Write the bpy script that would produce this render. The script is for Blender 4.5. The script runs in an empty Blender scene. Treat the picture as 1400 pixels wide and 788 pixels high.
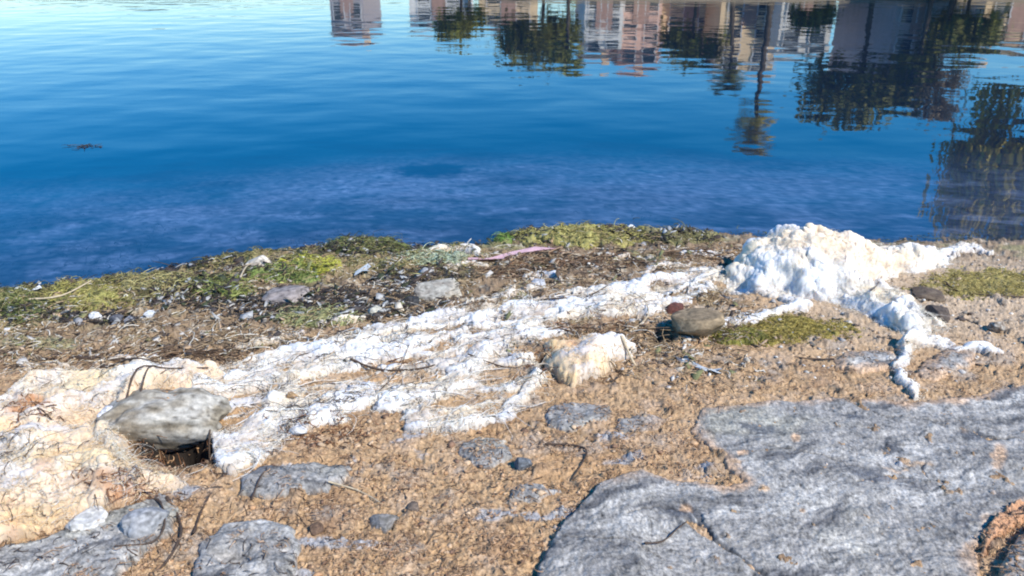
import bpy, bmesh, math, random
import numpy as np
from mathutils import Vector
random.seed(7); rng = np.random.default_rng(11)
S = bpy.context.scene; COL = S.collection
# ------------------------------------------------------------------ camera, sky, sun
HC = 1.45; F = 1058.0; PITCH = math.radians(23.2)
cam = bpy.data.cameras.new('camera'); co = bpy.data.objects.new('camera', cam); COL.objects.link(co)
co.location = (0, 0, HC); co.rotation_euler = (math.radians(90) - PITCH, 0, 0)
cam.sensor_width = 36; cam.lens = 36 * F / 1400; cam.clip_start = 0.05; cam.clip_end = 4000
cam.dof.use_dof = True; cam.dof.focus_distance = 3.0; cam.dof.aperture_fstop = 5.6
S.camera = co
SUN = Vector((0.68, -0.52, 0.88)).normalized()
elev = math.asin(SUN.z); az = math.atan2(SUN.x, SUN.y)
w = bpy.data.worlds.new('World'); S.world = w; w.use_nodes = True
nt = w.node_tree; bg = nt.nodes['Background']; sky = nt.nodes.new('ShaderNodeTexSky')
sky.sky_type = 'NISHITA'; sky.sun_disc = False; sky.sun_elevation = elev; sky.sun_rotation = az
sky.air_density = 1.0; sky.dust_density = 0.0; sky.ozone_density = 5.0
hsv = nt.nodes.new('ShaderNodeHueSaturation'); hsv.inputs['Saturation'].default_value = 1.5; hsv.inputs['Hue'].default_value = .502
nt.links.new(sky.outputs[0], hsv.inputs['Color']); nt.links.new(hsv.outputs[0], bg.inputs[0]); bg.inputs[1].default_value = 0.15
sl = bpy.data.lights.new('sun', 'SUN'); so = bpy.data.objects.new('sun', sl); COL.objects.link(so)
sl.energy = 4.2; sl.angle = math.radians(0.53); sl.color = (1, 0.94, 0.85)
so.rotation_euler = SUN.to_track_quat('Z', 'Y').to_euler()
S.view_settings.view_transform = 'Standard'; S.view_settings.look = 'None'
S.view_settings.exposure = 0.58; S.view_settings.gamma = 1
S.cycles.filter_width = 2.0; S.render.resolution_x = 1024; S.render.resolution_y = 576
# ------------------------------------------------------------------ noise
_p = rng.permutation(256); P = np.concatenate([_p, _p, _p])
_g = rng.normal(size=(256, 3)); _g /= np.linalg.norm(_g, axis=1)[:, None]
def perlin(x, y, z=None):
    x = np.asarray(x, float); y = np.asarray(y, float)
    xi = np.floor(x).astype(int); yi = np.floor(y).astype(int); xf = x - xi; yf = y - yi
    f = lambda t: t*t*t*(t*(t*6 - 15) + 10)
    a, b = f(xf), f(yf)
    if z is None:
        def G_(i, j):
            g = _g[P[P[(xi + i) & 255] + ((yi + j) & 255)]]
            return g[..., 0]*(xf - i) + g[..., 1]*(yf - j)
        n0 = G_(0, 0)*(1 - a) + G_(1, 0)*a; n1 = G_(0, 1)*(1 - a) + G_(1, 1)*a
        return (n0*(1 - b) + n1*b)*1.7
    z = np.asarray(z, float); zi = np.floor(z).astype(int); zf = z - zi; c = f(zf)
    def H_(i, j, k):
        g = _g[P[P[P[(xi + i) & 255] + ((yi + j) & 255)] + ((zi + k) & 255)]]
        return g[..., 0]*(xf - i) + g[..., 1]*(yf - j) + g[..., 2]*(zf - k)
    r = 0
    for k, wk in ((0, 1 - c), (1, c)):
        n0 = H_(0, 0, k)*(1 - a) + H_(1, 0, k)*a; n1 = H_(0, 1, k)*(1 - a) + H_(1, 1, k)*a
        r = r + (n0*(1 - b) + n1*b)*wk
    return r*1.7
def fbm(x, y, s, o=4, z=None, gain=.5):
    r = 0; a = 1; t = 0
    for i in range(o):
        r = r + a*(perlin(x*s + 7.3*i + 31, y*s + 3.1*i + 17) if z is None else perlin(x*s + 7.3*i + 31, y*s + 3.1*i + 17, z*s + 5))
        t += a; a *= gain; s *= 2.03
    return r/t
def ridge(x, y, s, o=4, z=None, gain=.55):       # 0..1 with sharp crests
    r = 0; a = 1; t = 0
    for i in range(o):
        n = perlin(x*s + 11.3*i + 3, y*s + 5.7*i + 9) if z is None else perlin(x*s + 11.3*i + 3, y*s + 5.7*i, z*s)
        r = r + a*(1 - np.minimum(np.abs(n)*1.8, 1)); t += a; a *= gain; s *= 2.03
    return r/t
def sm(a, b, x):
    t = np.clip((x - a)/(b - a), 0, 1); return t*t*(3 - 2*t)
def mix(a, b, t): return a*(1 - t) + b*t
def mixc(c, k, t): return c*(1 - t[..., None]) + np.asarray(k)*t[..., None]
# ------------------------------------------------------------------ pixel <-> world (photo pixels, 1400 x 788), used only to lay things out on the ground
cp, sp = math.cos(PITCH), math.sin(PITCH)
def ray(u, v):
    a = (np.asarray(u, float) - 700)/F; b = (394 - np.asarray(v, float))/F
    return a, cp + b*sp, -sp + b*cp
def proj(x, y, z):
    dz = z - HC; d = y*cp - dz*sp; up = y*sp + dz*cp
    return 700 + F*x/d, 394 - F*up/d
def onplane(u, v, z=0.0):
    a, b, c = ray(u, v); c = np.minimum(c, -1e-3); t = (z - HC)/c
    return a*t, b*t
SHORE_PX = [(-900, 455), (-450, 430), (-150, 412), (0, 402), (60, 396), (130, 392), (200, 374), (300, 357), (400, 342), (480, 335), (560, 340), (640, 338), (700, 324), (780, 311), (860, 309),
            (920, 315), (980, 321), (1060, 324), (1150, 328), (1240, 331), (1290, 328), (1400, 329), (1600, 326), (1900, 330), (2600, 340)]
_sx, _sy = onplane([p[0] for p in SHORE_PX], [p[1] for p in SHORE_PX])
def shore_y(x): return np.interp(x, _sx, _sy)
_ks = np.exp(-np.linspace(-2, 2, 41)**2); _ks /= _ks.sum(); _xx = np.linspace(-14, 14, 1401); _ys = np.convolve(np.pad(shore_y(_xx), 20, mode='edge'), _ks, 'valid')
def G(x, y):                                           # smooth base of the shore; positive on land, negative under water
    d = np.interp(x, _xx, _ys) - y
    return np.where(d > 0, 0.13*(1 - np.exp(-np.maximum(d, 0)/1.1)), -0.35*(1 - np.exp(np.minimum(d, 0)*0.16/0.35)))
def unproj(u, v):
    z = np.zeros(np.broadcast(np.asarray(u, float), np.asarray(v, float)).shape)
    for i in range(8):
        x, y = onplane(u, v, z); z = G(x, y)*.7 + z*.3
    x, y = onplane(u, v, z)
    return x, y
def mpp(u, v):                                         # metres per photo pixel (across)
    x, y = unproj(u, v); return math.sqrt(x*x + y*y + HC*HC)/F
KY = 2.2                                               # foreshortening of the ground
def sdpoly(U, V, poly):                                # signed distance to a polygon in px (v stretched), + inside
    shp = U.shape; U = U.ravel(); V = V.ravel()*KY
    d = np.full(U.shape, 1e9); ins = np.zeros(U.shape, bool); n = len(poly)
    for i in range(n):
        x0, y0 = poly[i][0], poly[i][1]*KY; x1, y1 = poly[(i + 1) % n][0], poly[(i + 1) % n][1]*KY
        ex, ey = x1 - x0, y1 - y0; L = ex*ex + ey*ey + 1e-9
        t = np.clip(((U - x0)*ex + (V - y0)*ey)/L, 0, 1)
        d = np.minimum(d, (U - x0 - t*ex)**2 + (V - y0 - t*ey)**2)
        c = ((y0 > V) != (y1 > V)) & (U < (x1 - x0)*(V - y0)/(y1 - y0 + 1e-12) + x0); ins ^= c
    d = np.sqrt(d); return np.where(ins, d, -d).reshape(shp)
def sdline(U, V, pts, r):                              # rope of given half width (px)
    shp = U.shape; U = U.ravel(); V = V.ravel()*KY; best = np.full(U.shape, -1e9)
    for i in range(len(pts) - 1):
        x0, y0 = pts[i][0], pts[i][1]*KY; x1, y1 = pts[i+1][0], pts[i+1][1]*KY
        r0 = pts[i][2] if len(pts[i]) > 2 else r; r1 = pts[i+1][2] if len(pts[i+1]) > 2 else r
        ex, ey = x1 - x0, y1 - y0; L = ex*ex + ey*ey + 1e-9
        t = np.clip(((U - x0)*ex + (V - y0)*ey)/L, 0, 1)
        d = np.sqrt((U - x0 - t*ex)**2 + (V - y0 - t*ey)**2)
        best = np.maximum(best, r0 + (r1 - r0)*t - d)
    return best.reshape(shp)
def ell(U, V, cx, cy, rx, ry): return 1 - np.sqrt(((U - cx)/rx)**2 + ((V - cy)/ry)**2)
# ------------------------------------------------------------------ materials
def new_mat(name):
    m = bpy.data.materials.new(name); m.use_nodes = True; n = m.node_tree
    return m, n, n.nodes, n.links, n.nodes['Principled BSDF']
def fine_mat(name, base=None, rough=.85, grain=.35, gs=140, bump=.5, bd=.003, attr=True, sss=0, spec=.3, tint=None):
    m, n, N, L, b = new_mat(name)
    tc = N.new('ShaderNodeTexCoord'); no = N.new('ShaderNodeTexNoise'); no.inputs['Scale'].default_value = gs
    no.inputs['Detail'].default_value = 5; no.inputs['Roughness'].default_value = .65
    L.new(tc.outputs['Object'], no.inputs['Vector'])
    mr = N.new('ShaderNodeMapRange'); mr.inputs[1].default_value = .3; mr.inputs[2].default_value = .7
    mr.inputs[3].default_value = 1 - grain; mr.inputs[4].default_value = 1 + grain*.8; L.new(no.outputs[0], mr.inputs[0])
    mx = N.new('ShaderNodeMix'); mx.data_type = 'RGBA'; mx.blend_type = 'MULTIPLY'; mx.inputs[0].default_value = 1
    if attr:
        a = N.new('ShaderNodeAttribute'); a.attribute_name = 'Col'; L.new(a.outputs['Color'], mx.inputs[6])
    else: mx.inputs[6].default_value = (*base, 1)
    cr = N.new('ShaderNodeCombineColor')
    for i in range(3): L.new(mr.outputs[0], cr.inputs[i])
    L.new(cr.outputs[0], mx.inputs[7]); L.new(mx.outputs[2], b.inputs['Base Color'])
    bu = N.new('ShaderNodeBump'); bu.inputs['Strength'].default_value = bump; bu.inputs['Distance'].default_value = bd
    L.new(no.outputs[0], bu.inputs['Height']); L.new(bu.outputs[0], b.inputs['Normal'])
    b.inputs['Roughness'].default_value = rough; b.inputs['Specular IOR Level'].default_value = spec
    if sss:
        b.inputs['Subsurface Weight'].default_value = sss; b.inputs['Subsurface Radius'].default_value = (1, .8, .6); b.inputs['Subsurface Scale'].default_value = .02
    return m
M = dict(
 ground=fine_mat('sand_and_crumbs', grain=.4, gs=170, bump=.8, bd=.003),
 rock=fine_mat('grey_schist', grain=.4, gs=150, bump=.5, bd=.0015, rough=.7, spec=.4),
 mat=fine_mat('dried_algae_felt', grain=.10, gs=120, bump=.9, bd=.004, rough=.95, sss=.5, spec=.1),
 fibre=fine_mat('pale_fibre', base=(.74, .68, .56), attr=False, grain=.2, rough=.9, spec=.1),
 creamfibre=fine_mat('cream_fibre', base=(.74, .56, .34), attr=False, grain=.2, rough=.9, spec=.1),
 tanfibre=fine_mat('tan_fibre', base=(.46, .33, .19), attr=False, grain=.4, gs=30, rough=.9, spec=.1),
 green=fine_mat('green_algae', grain=.45, gs=160, bump=.9, bd=.004, rough=.8),
 greenfibre=fine_mat('green_fibre', attr=True, grain=.4, gs=60, rough=.7),
 weed=fine_mat('dark_weed', base=(.045, .035, .028), attr=False, grain=.5, gs=80, rough=.55, spec=.5),
 twig=fine_mat('dark_twig', base=(.075, .05, .035), attr=False, grain=.4, gs=120, rough=.7),
 reed=fine_mat('pale_reed', base=(.5, .40, .26), attr=False, grain=.3, gs=80, rough=.6),
 stone=fine_mat('stone', grain=.3, gs=90, bump=.7, bd=.003),
 plastic=fine_mat('pale_film', base=(.62, .64, .62), attr=False, grain=.1, rough=.35, spec=.5),
 pink=fine_mat('pink_film', base=(.62, .40, .42), attr=False, grain=.15, rough=.5),
 bark=fine_mat('bark', base=(.09, .07, .05), attr=False, grain=.4, gs=6, rough=.9),
)
def flat_mat(name, c, rough=.8, gs=3, grain=.2): return fine_mat(name, base=c, attr=False, grain=grain, gs=gs, bump=.2, bd=.01, rough=rough)
# ------------------------------------------------------------------ objects
def link(name, me, m, parent=None, smooth=True):
    if m: me.materials.append(m)
    o = bpy.data.objects.new(name, me); COL.objects.link(o); o.parent = parent
    if smooth: me.polygons.foreach_set('use_smooth', np.ones(len(me.polygons), bool))
    return o
def tag(o, label=None, cat=None, group=None, kind=None):
    for k, v in (('label', label), ('category', cat), ('group', group), ('kind', kind)):
        if v: o[k] = v
    return o
def empty(name, loc=(0, 0, 0), rz=0):
    o = bpy.data.objects.new(name, None); COL.objects.link(o); o.location = loc; o.rotation_euler.z = rz; o.empty_display_size = .05; return o
def np_mesh(name, V, Fa, col=None):
    me = bpy.data.meshes.new(name); V = np.asarray(V, np.float32); Fa = np.asarray(Fa, np.int32); k = Fa.shape[1]
    me.vertices.add(len(V)); me.vertices.foreach_set('co', V.ravel())
    me.loops.add(Fa.size); me.loops.foreach_set('vertex_index', Fa.ravel())
    me.polygons.add(len(Fa)); me.polygons.foreach_set('loop_start', np.arange(0, Fa.size, k, dtype=np.int32))
    me.update(calc_edges=True)
    if col is not None:
        a = me.color_attributes.new('Col', 'FLOAT_COLOR', 'POINT')
        c4 = np.ones((len(V), 4), np.float32); c4[:, :3] = np.clip(col, 0, 1); a.data.foreach_set('color', c4.ravel())
    return me
def grid_mesh(name, X, Y, Z, C, keep=None):
    r, c = X.shape; idx = np.arange(r*c).reshape(r, c)
    q = np.stack([idx[:-1, :-1], idx[1:, :-1], idx[1:, 1:], idx[:-1, 1:]], -1)
    if keep is not None:
        k = keep[:-1, :-1] | keep[1:, :-1] | keep[:-1, 1:] | keep[1:, 1:]; q = q[k]
    q = q.reshape(-1, 4)
    if Y[-1, 0] > Y[0, 0]: q = q[:, ::-1]
    used = np.unique(q); rm = np.full(r*c, -1); rm[used] = np.arange(len(used)); q = rm[q]
    V = np.stack([X.ravel(), Y.ravel(), Z.ravel()], -1)[used]
    return np_mesh(name, V, q, None if C is None else C.reshape(-1, 3)[used])
def grid_normals(X, Y, Z):
    Pn = np.stack([X, Y, Z], -1); du = np.gradient(Pn, axis=1); dv = np.gradient(Pn, axis=0)
    n = np.cross(du, dv); n /= np.linalg.norm(n, axis=-1, keepdims=True) + 1e-12
    return n*np.sign(n[..., 2:3] + 1e-9)
# composite height over the base, kept on a 2 px raster so that loose things can be laid on top
RU0, RV0, RS = -450, 290, 2.0; RW, RH = 1160, 400
_ru, _rv = np.meshgrid(RU0 + RS*np.arange(RW), RV0 + RS*np.arange(RH))
RZ = np.zeros((RH, RW))
def ztop(x, y):
    g = G(x, y); u, v = proj(x, y, g)
    i = np.clip(((v - RV0)/RS), 0, RH - 1.01); j = np.clip(((u - RU0)/RS), 0, RW - 1.01)
    i0 = i.astype(int); j0 = j.astype(int); a = i - i0; b = j - j0
    return g + (RZ[i0, j0]*(1-a)*(1-b) + RZ[i0+1, j0]*a*(1-b) + RZ[i0, j0+1]*(1-a)*b + RZ[i0+1, j0+1]*a*b)
RX, RY = unproj(_ru, _rv)
# ------------------------------------------------------------------ layout of the shore
SLAB = [(728, 900), (735, 775), (748, 738), (790, 702), (812, 672), (850, 655), (880, 645), (935, 657), (990, 668), (1008, 660), (985, 640), (955, 618), (945, 590), (962, 560), (1050, 546), (1140, 543), (1240, 548), (1300, 545), (1400, 527), (1560, 505), (1750, 560), (1700, 700),
        (1400, 695), (1372, 715), (1335, 752), (1345, 800), (1340, 900)]
SLAB2 = [(1352, 900), (1362, 775), (1400, 728), (1600, 705), (1750, 900)]
OUTCROPS = [   # px polygon, label
 ([(-60, 790), (0, 757), (70, 735), (130, 712), (190, 690), (225, 676), (243, 700), (238, 735), (175, 775), (150, 840), (-60, 900)], 'pale grey bedrock hump in the lower left corner below the cream algae', .035),
 ([(322, 655), (350, 642), (420, 636), (480, 640), (485, 660), (440, 678), (360, 685), (325, 678)], 'flat blue grey rock patch in front of the white mat end, left of centre', .018),
 ([(268, 745), (300, 720), (350, 712), (400, 722), (415, 750), (400, 800), (260, 830)], 'rounded grey rock with black hollow at the bottom edge, left part', .03),
 ([(625, 612), (660, 598), (700, 603), (705, 628), (668, 640), (640, 632)], 'small dark blue grey rock patch showing through tan crumbs', .010),
 ([(738, 562), (775, 552), (832, 556), (825, 578), (775, 590), (745, 588)], 'pale blue rock patch in tan crumbs above the twig', .012),
 ([(838, 578), (880, 566), (920, 572), (900, 590), (850, 594)], 'narrow grey rock strip beside the big slab tip', .010),
 ([(1138, 495), (1160, 482), (1215, 478), (1245, 490), (1230, 508), (1160, 512)], 'grey rock patch between sand and hanging white algae tail', .012),
 ([(1255, 500), (1290, 478), (1335, 483), (1330, 502), (1280, 520), (1255, 515)], 'dark grey rock hump inside the loop of the white algae tail', .018),
 ([(690, 672), (735, 664), (770, 676), (735, 690), (700, 688)], 'thin grey rock fleck in tan crumbs beside the slab corner', .008)]
ROLL = [(172, 655, 14), (150, 622, 20), (160, 590, 24), (188, 562, 20), (235, 542, 12), (295, 524, 14)]
LEFTMAT = [(-120, 620), (-60, 575), (0, 555), (50, 528), (130, 512), (220, 505), (285, 500), (310, 520), (300, 545), (200, 560), (155, 575), (150, 600), (180, 632), (215, 652), (262, 662), (235, 675), (185, 690), (130, 705), (60, 728), (0, 748), (-120, 770)]
MIDMAT = [(262, 530), (300, 505), (360, 487), (430, 472), (500, 452), (560, 438), (620, 425), (700, 412), (760, 405), (850, 388), (930, 372), (985, 368), (990, 385), (960, 402), (915, 425), (850, 438), (800, 448), (750, 462), (700, 472), (735, 498), (742, 515),
          (722, 545), (680, 570), (640, 585), (590, 590), (560, 585), (540, 565), (510, 560), (470, 575), (420, 585), (385, 605), (350, 632), (312, 650), (298, 630), (292, 590)]
HOLES = [(545, 497, 46, 7), (650, 548, 60, 9), (480, 515, 40, 5), (815, 442, 60, 8), (690, 515, 40, 12), (600, 475, 40, 4), (660, 452, 30, 4), (430, 535, 25, 4), (570, 520, 50, 8), (770, 385, 20, 3), (905, 392, 22, 4), (345, 560, 30, 3)]
CREAM = [(745, 478), (790, 470), (840, 470), (868, 480), (840, 500), (815, 524), (780, 530), (748, 508)]
PILE = [(982, 388), (1000, 362), (1040, 346), (1100, 342), (1160, 342), (1230, 346), (1300, 350), (1308, 362), (1270, 372), (1225, 378), (1205, 388), (1245, 405), (1285, 430), (1300, 452), (1270, 466), (1238.5, 462), (1190, 440), (1140, 418), (1090, 412), (1050, 404), (1010, 402)]
ROPES = [  # (label, points with half widths, thickness m, tint)
 ('frayed white scrap between the stick tangle and the middle mat', [(640, 414, 6), (690, 404, 11), (740, 396, 6)], .03, .1),
 ('pale grey scrap left of the small yellow stone, among dark weed', [(440, 446, 5), (470, 440, 8), (500, 438, 5)], .02, .35),
 ('cream scrap on brown weed just above the start of the middle mat', [(330, 474, 5), (370, 466, 9), (410, 458, 5)], .025, .3),
 ('narrow white shred on the brown tangle left of the pile', [(860, 378, 4), (900, 366, 8), (950, 360, 6), (975, 362, 3)], .025, .15),
 ('short white flap under the pale fold at the shoreline', [(600, 368, 4), (640, 364, 7), (670, 366, 4)], .025, .3),
 ('thin white algae rope curling left from the foot of the big pile', [(940, 454, 8), (985, 448, 11), (1020, 440, 15), (1055, 434, 12), (1092, 422, 16), (1075, 406, 14), (1040, 398, 12)], .035, 0),
 ('white algae tail hanging over the rock towards the slab', [(1262, 455, 20), (1240, 480, 15), (1226, 505, 11), (1232, 522, 10), (1250, 532, 12), (1252, 546, 8)], .035, 0),
 ('white algae strand stretching right across the rock hump', [(1240, 475, 12), (1280, 470, 15), (1310, 482, 10), (1345, 476, 15), (1370, 484, 9)], .03, 0),
 ('small white algae lump at the water edge, rightmost', [(1282, 348, 8), (1310, 343, 16), (1335, 342, 10), (1352, 345, 4)], .06, 0),
 ('curved white strand on sand bordering the middle mat', [(560, 588, 9), (620, 588, 13), (680, 572, 14), (715, 548, 11), (735, 520, 9), (720, 500, 7)], .03, 0),
 ('small crumpled white shred lying on brown weed, centre', [(722, 378, 8), (745, 376, 10), (765, 388, 6)], .03, .1),
 ('pale bleached algae fold behind the stick tangle at the shoreline', [(575, 354, 6), (600, 346, 12), (635, 345, 14), (655, 352, 6)], .05, .25),
 ('narrow white strip between brown weed and the pile', [(835, 352, 4), (890, 352, 5), (950, 351, 7), (1005, 348, 8)], .02, .2),
 ('pale grey cloth-like algae scrap at the left above the cream mat', [(150, 492, 5), (190, 490, 7), (240, 488, 5)], .015, .35),
 ('lower pale scrap among brown debris at far left', [(30, 508, 6), (80, 500, 8), (110, 512, 5)], .02, .4)]
GREENS = [ # centre px, rx, ry, height, colour, label
 (35, 424, 48, 20, .07, (.10, .12, .035), 'dark green algae hump at the water edge, far left'),
 (110, 410, 62, 18, .08, (.26, .24, .07), 'yellow green algae hump holding the orange reed'),
 (215, 394, 62, 16, .06, (.27, .24, .10), 'olive tan algae hump between the yellow one and the stick heap'),
 (300, 398, 48, 14, .05, (.16, .19, .05), 'small grass green algae patch left of the dark weed'),
 (425, 368, 45, 10, .06, (.33, .33, .05), 'bright yellow algae cushion beside black weed'),
 (392, 380, 50, 9, .04, (.15, .20, .05), 'fresh green algae patch in front of the yellow cushion'),
 (500, 340, 62, 11, .07, (.085, .10, .03), 'dark green algae ridge sticking into the water'),
 (430, 436, 60, 12, .04, (.24, .25, .11), 'pale green algae pad between dark gravel and the white mat'),
 (590, 358, 52, 8, .035, (.30, .35, .24), 'grey green algae sheet next to the bleached fold'),
 (688, 328, 17, 7, .05, (.10, .17, .03), 'small vivid green tuft at the shoreline, centre'),
 (800, 326, 100, 13, .075, (.28, .25, .08), 'broad mustard green algae bank at the shoreline, centre'),
 (925, 326, 55, 9, .06, (.15, .14, .06), 'dark olive algae bank behind the white strip, left of the pile'),
 (1075, 452, 90, 19, .012, (.24, .19, .045), 'olive moss patch on sand below the white pile'),
 (1350, 388, 95, 20, .010, (.27, .22, .07), 'yellowish moss patch on the sand at the right edge'),
 (1010, 462, 40, 10, .03, (.16, .15, .03), 'dark moss edge beside the round brown stone'),
 (60, 470, 55, 9, .02, (.24, .22, .12), 'faint green pad on brown debris at far left')]
def bedc(x, y):
    n = fbm(x*.7, y, 1.1, 4); c = np.zeros(x.shape + (3,)) + (.12, .12, .10)
    u, v = proj(x, y, G(x, y)); 
    pale = np.zeros(x.shape)
    for (cx, cy, rx, ry, s) in ((500, 240, 260, 45, 1), (900, 255, 330, 45, .7), (120, 270, 200, 30, .5), (230, 295, 90, 22, .9), (700, 262, 200, 20, .5), (1150, 250, 160, 40, .5)):
        pale = np.maximum(pale, s*sm(-.2, .7, ell(u, v, cx, cy, rx, ry) + n*1.1 + .5*fbm(x, y, 4, 3)))
    off = y - np.interp(x, _xx, _ys); pale = np.maximum(pale*.75, sm(-.12, .25, fbm(x*.8 + 50, y*1.2, 2.4, 5, gain=.6))*sm(2.9, 1.6, off)*.55)
    c = mixc(c, (1.0, .80, .62), pale*(.5 + .6*np.clip(fbm(x, y, 9, 4), -.5, 1)))
    c = mixc(c, (.03, .035, .04), sm(0, .5, ell(u, v, 590, 232, 70, 12) + fbm(x, y, 6, 3)*.5))
    c = mixc(c, (.05, .06, .035), sm(.05, .4, fbm(x, y*1.5, 5, 4) - pale*.25)*.7)
    c *= (1 + 1.5*fbm(x, y, 16, 4, gain=.75)*(y < 8.5))[..., None]
    far = sm(1.8, 3.8, y - np.interp(x, _xx, _ys) + .5*n + .0*x); c = mixc(c, (.022, .028, .018), far*.97)  # offshore darkening: light lost in deep water is put into the bed colour
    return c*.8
# ------------------------------------------------------------------ ground sheet
def axis(a, b, c, d, fine, coarse):
    return np.concatenate([np.arange(a, b, coarse), np.arange(b, c, fine), np.arange(c, d, coarse)])
us = axis(-440, -12, 1412, 1860, 1.45, 9); vs = axis(268, 300, 800, 1080, 1.4, 8)
U, V = np.meshgrid(us, vs); X, Y = unproj(U, V)
def ground(X, Y, U, V, fine=True):
    g = G(X, Y); land = sm(-.05, .1, g*8 + .02)
    n1 = fbm(X, Y, 1.3, 4); n2 = fbm(X, Y, 9, 4); n3 = fbm(X, Y, 34, 4, gain=.65); n4 = fbm(X, Y, 75, 3, gain=.7)
    wy = fbm(X, Y, 3, 3)*26
    upper = sm(30, -40, (V - (505 - .075*U)) + wy)*sm(1500, 1000, U)                 # weedy brown zone above the mats
    upper = np.maximum(upper*sm(1050, 900, U), sm(20, -10, V - 352 + wy*.3)*.8)
    h = .012*n1 + .010*n2 + .006*n3 + .005*n4
    h += upper*(.020*n2 + .016*n3)
    pit = sm(.28, .55, fbm(X, Y, 48, 3, gain=.7)); h -= .012*pit
    gl = G(X, Y); ed = sm(0, .05, gl); h = h*mix(.5, 1, ed)
    lump = 1 - ridge(X, Y, 42, 3, gain=.7); h += .010*(lump - .4)*mix(1, .6, upper)
    c = np.zeros(X.shape + (3,)) + (.43, .285, .155)
    c = mixc(c, (.47, .33, .21), sm(-.1, .5, n2)); c = mixc(c, (.27, .165, .09), sm(.1, .6, fbm(X, Y, 5, 4)))
    c = mixc(c, (.40, .24, .115), sm(.15, .5, fbm(X + 9, Y, 2.5, 3))*.6)
    h += .016*sm(.1, .5, fbm(X + 21, Y + 4, 13, 4, gain=.6)); c = mixc(c, (.19, .12, .07), sm(.14, .42, fbm(X + 21, Y + 4, 13, 4, gain=.6))*.75); c = mixc(c, (.30, .27, .235), sm(.08, .4, fbm(X + 1, Y + 44, 7, 4, gain=.6))*.6)
    rightsand = sm(950, 1200, U)*sm(520, 420, V); c = mixc(c, (.46, .36, .25), rightsand*.7)
    c = mixc(c, (.33, .35, .37), sm(.22, .34, fbm(X*.8, Y*1.6 + 5, 6, 4))*sm(560, 600, V)*.8)  # bedrock showing through
    b = np.zeros_like(c) + (.24, .17, .105)
    b = mixc(b, (.14, .095, .06), sm(0, .35, fbm(X + 3, Y*1.5, 8, 4))); b = mixc(b, (.46, .40, .30), sm(.12, .4, fbm(X + 13, Y*1.7, 11, 4)))
    b = mixc(b, (.21, .21, .08), sm(.1, .4, fbm(X - 8, Y, 4, 3))*.7)
    c = mixc(c, (0, 0, 0), np.zeros(X.shape)); c = c*(1 - upper[..., None]) + b*upper[..., None]
    bd = sm(.0, .05, shore_y(X) - Y)*sm(.8, .4, shore_y(X) - Y + .3*n1)*sm(760, 600, U); c = mixc(c, (.25, .21, .09), bd*(.55 + .5*np.clip(fbm(X, Y, 6, 3)*2, -.5, .8))); h += .035*bd*np.clip(.4 + 2*fbm(X, Y, 5, 4), -.3, 1.5)
    dk = np.zeros(X.shape)
    for (cx, cy, rx, ry, s) in ((270, 410, 70, 14, .8), (420, 418, 130, 16, .9), (500, 345, 80, 10, .7), (720, 322, 50, 8, .7), (560, 385, 60, 10, .6), (900, 330, 60, 10, .5), (560, 412, 30, 8, .9), (780, 360, 80, 7, .5), (680, 372, 60, 6, .4), (300, 470, 120, 6, .45), (60, 385, 100, 10, .5)):
        dk = np.maximum(dk, s*sm(-.1, .5, ell(U, V, cx, cy, rx, ry) + fbm(X, Y, 12, 3)*.8))
    c = mixc(c, (.035, .03, .026), np.clip(dk*1.25, 0, 1))
    c = c*(1 - .45*pit[..., None]); c *= (1 + .7*n4 + .4*n3)[..., None]
    wet = sm(.012, -.004, g + h*.4); c *= (1 - .5*wet)[..., None]
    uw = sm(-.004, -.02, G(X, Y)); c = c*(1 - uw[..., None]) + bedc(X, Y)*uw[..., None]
    # shallow hollow under the boulder and beside the brown stone, their shade painted near-black
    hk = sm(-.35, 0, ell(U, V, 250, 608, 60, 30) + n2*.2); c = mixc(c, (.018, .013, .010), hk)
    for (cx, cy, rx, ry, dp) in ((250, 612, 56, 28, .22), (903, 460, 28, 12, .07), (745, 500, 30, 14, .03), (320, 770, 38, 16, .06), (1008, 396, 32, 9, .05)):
        k = sm(0, .7, ell(U, V, cx, cy, rx, ry) + n2*.3); h -= dp*k; c = mixc(c, (.022, .016, .012), np.minimum(k*1.6, 1))  # shade of each hollow, pile foot included, goes into the ground colour
    h = h*(1 - uw*.9) - .07*sm(.12, .32, Y - shore_y(X))
    return h, c
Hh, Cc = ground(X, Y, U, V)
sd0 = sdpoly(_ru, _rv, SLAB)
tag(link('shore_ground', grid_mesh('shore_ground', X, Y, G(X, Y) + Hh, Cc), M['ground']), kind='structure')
RZ += ground(RX, RY, _ru, _rv)[0]
# inland and lake bed sheets to the horizon
def sheet(name, xs, ys, zf, cf, m):
    A, B = np.meshgrid(xs, ys); o = link(name, grid_mesh(name, A, B, zf(A, B), cf(A, B)), m); return tag(o, kind='structure')
gx = np.concatenate([-np.geomspace(400, 4.2, 25), np.linspace(-4, 4, 41), np.geomspace(4.2, 400, 25)])
sheet('inland_ground', gx, np.concatenate([-np.geomspace(400, 1, 18), np.linspace(-.9, 3.2, 22)]), lambda x, y: G(x, y) - .03 - .35*sm(1.0, 1.2, y)*sm(3.6, 3.2, np.abs(x)) + .01*fbm(x, y, 2), lambda x, y: np.zeros(x.shape + (3,)) + (.42, .27, .15), M['ground'])
_lx = axis(-400, -9, 10, 400, .03, 13); _ly = np.concatenate([np.arange(2.7, 9, .03), np.geomspace(9.1, 900, 60)])
sheet('lake_bed', _lx, _ly, lambda x, y: G(x, y) - .008 + .006*fbm(x, y, 5, 3)*(y < 8.5) - .15*sm(.08, -.4, (y - np.interp(x, _xx, _ys))), bedc, M['ground'])
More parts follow.
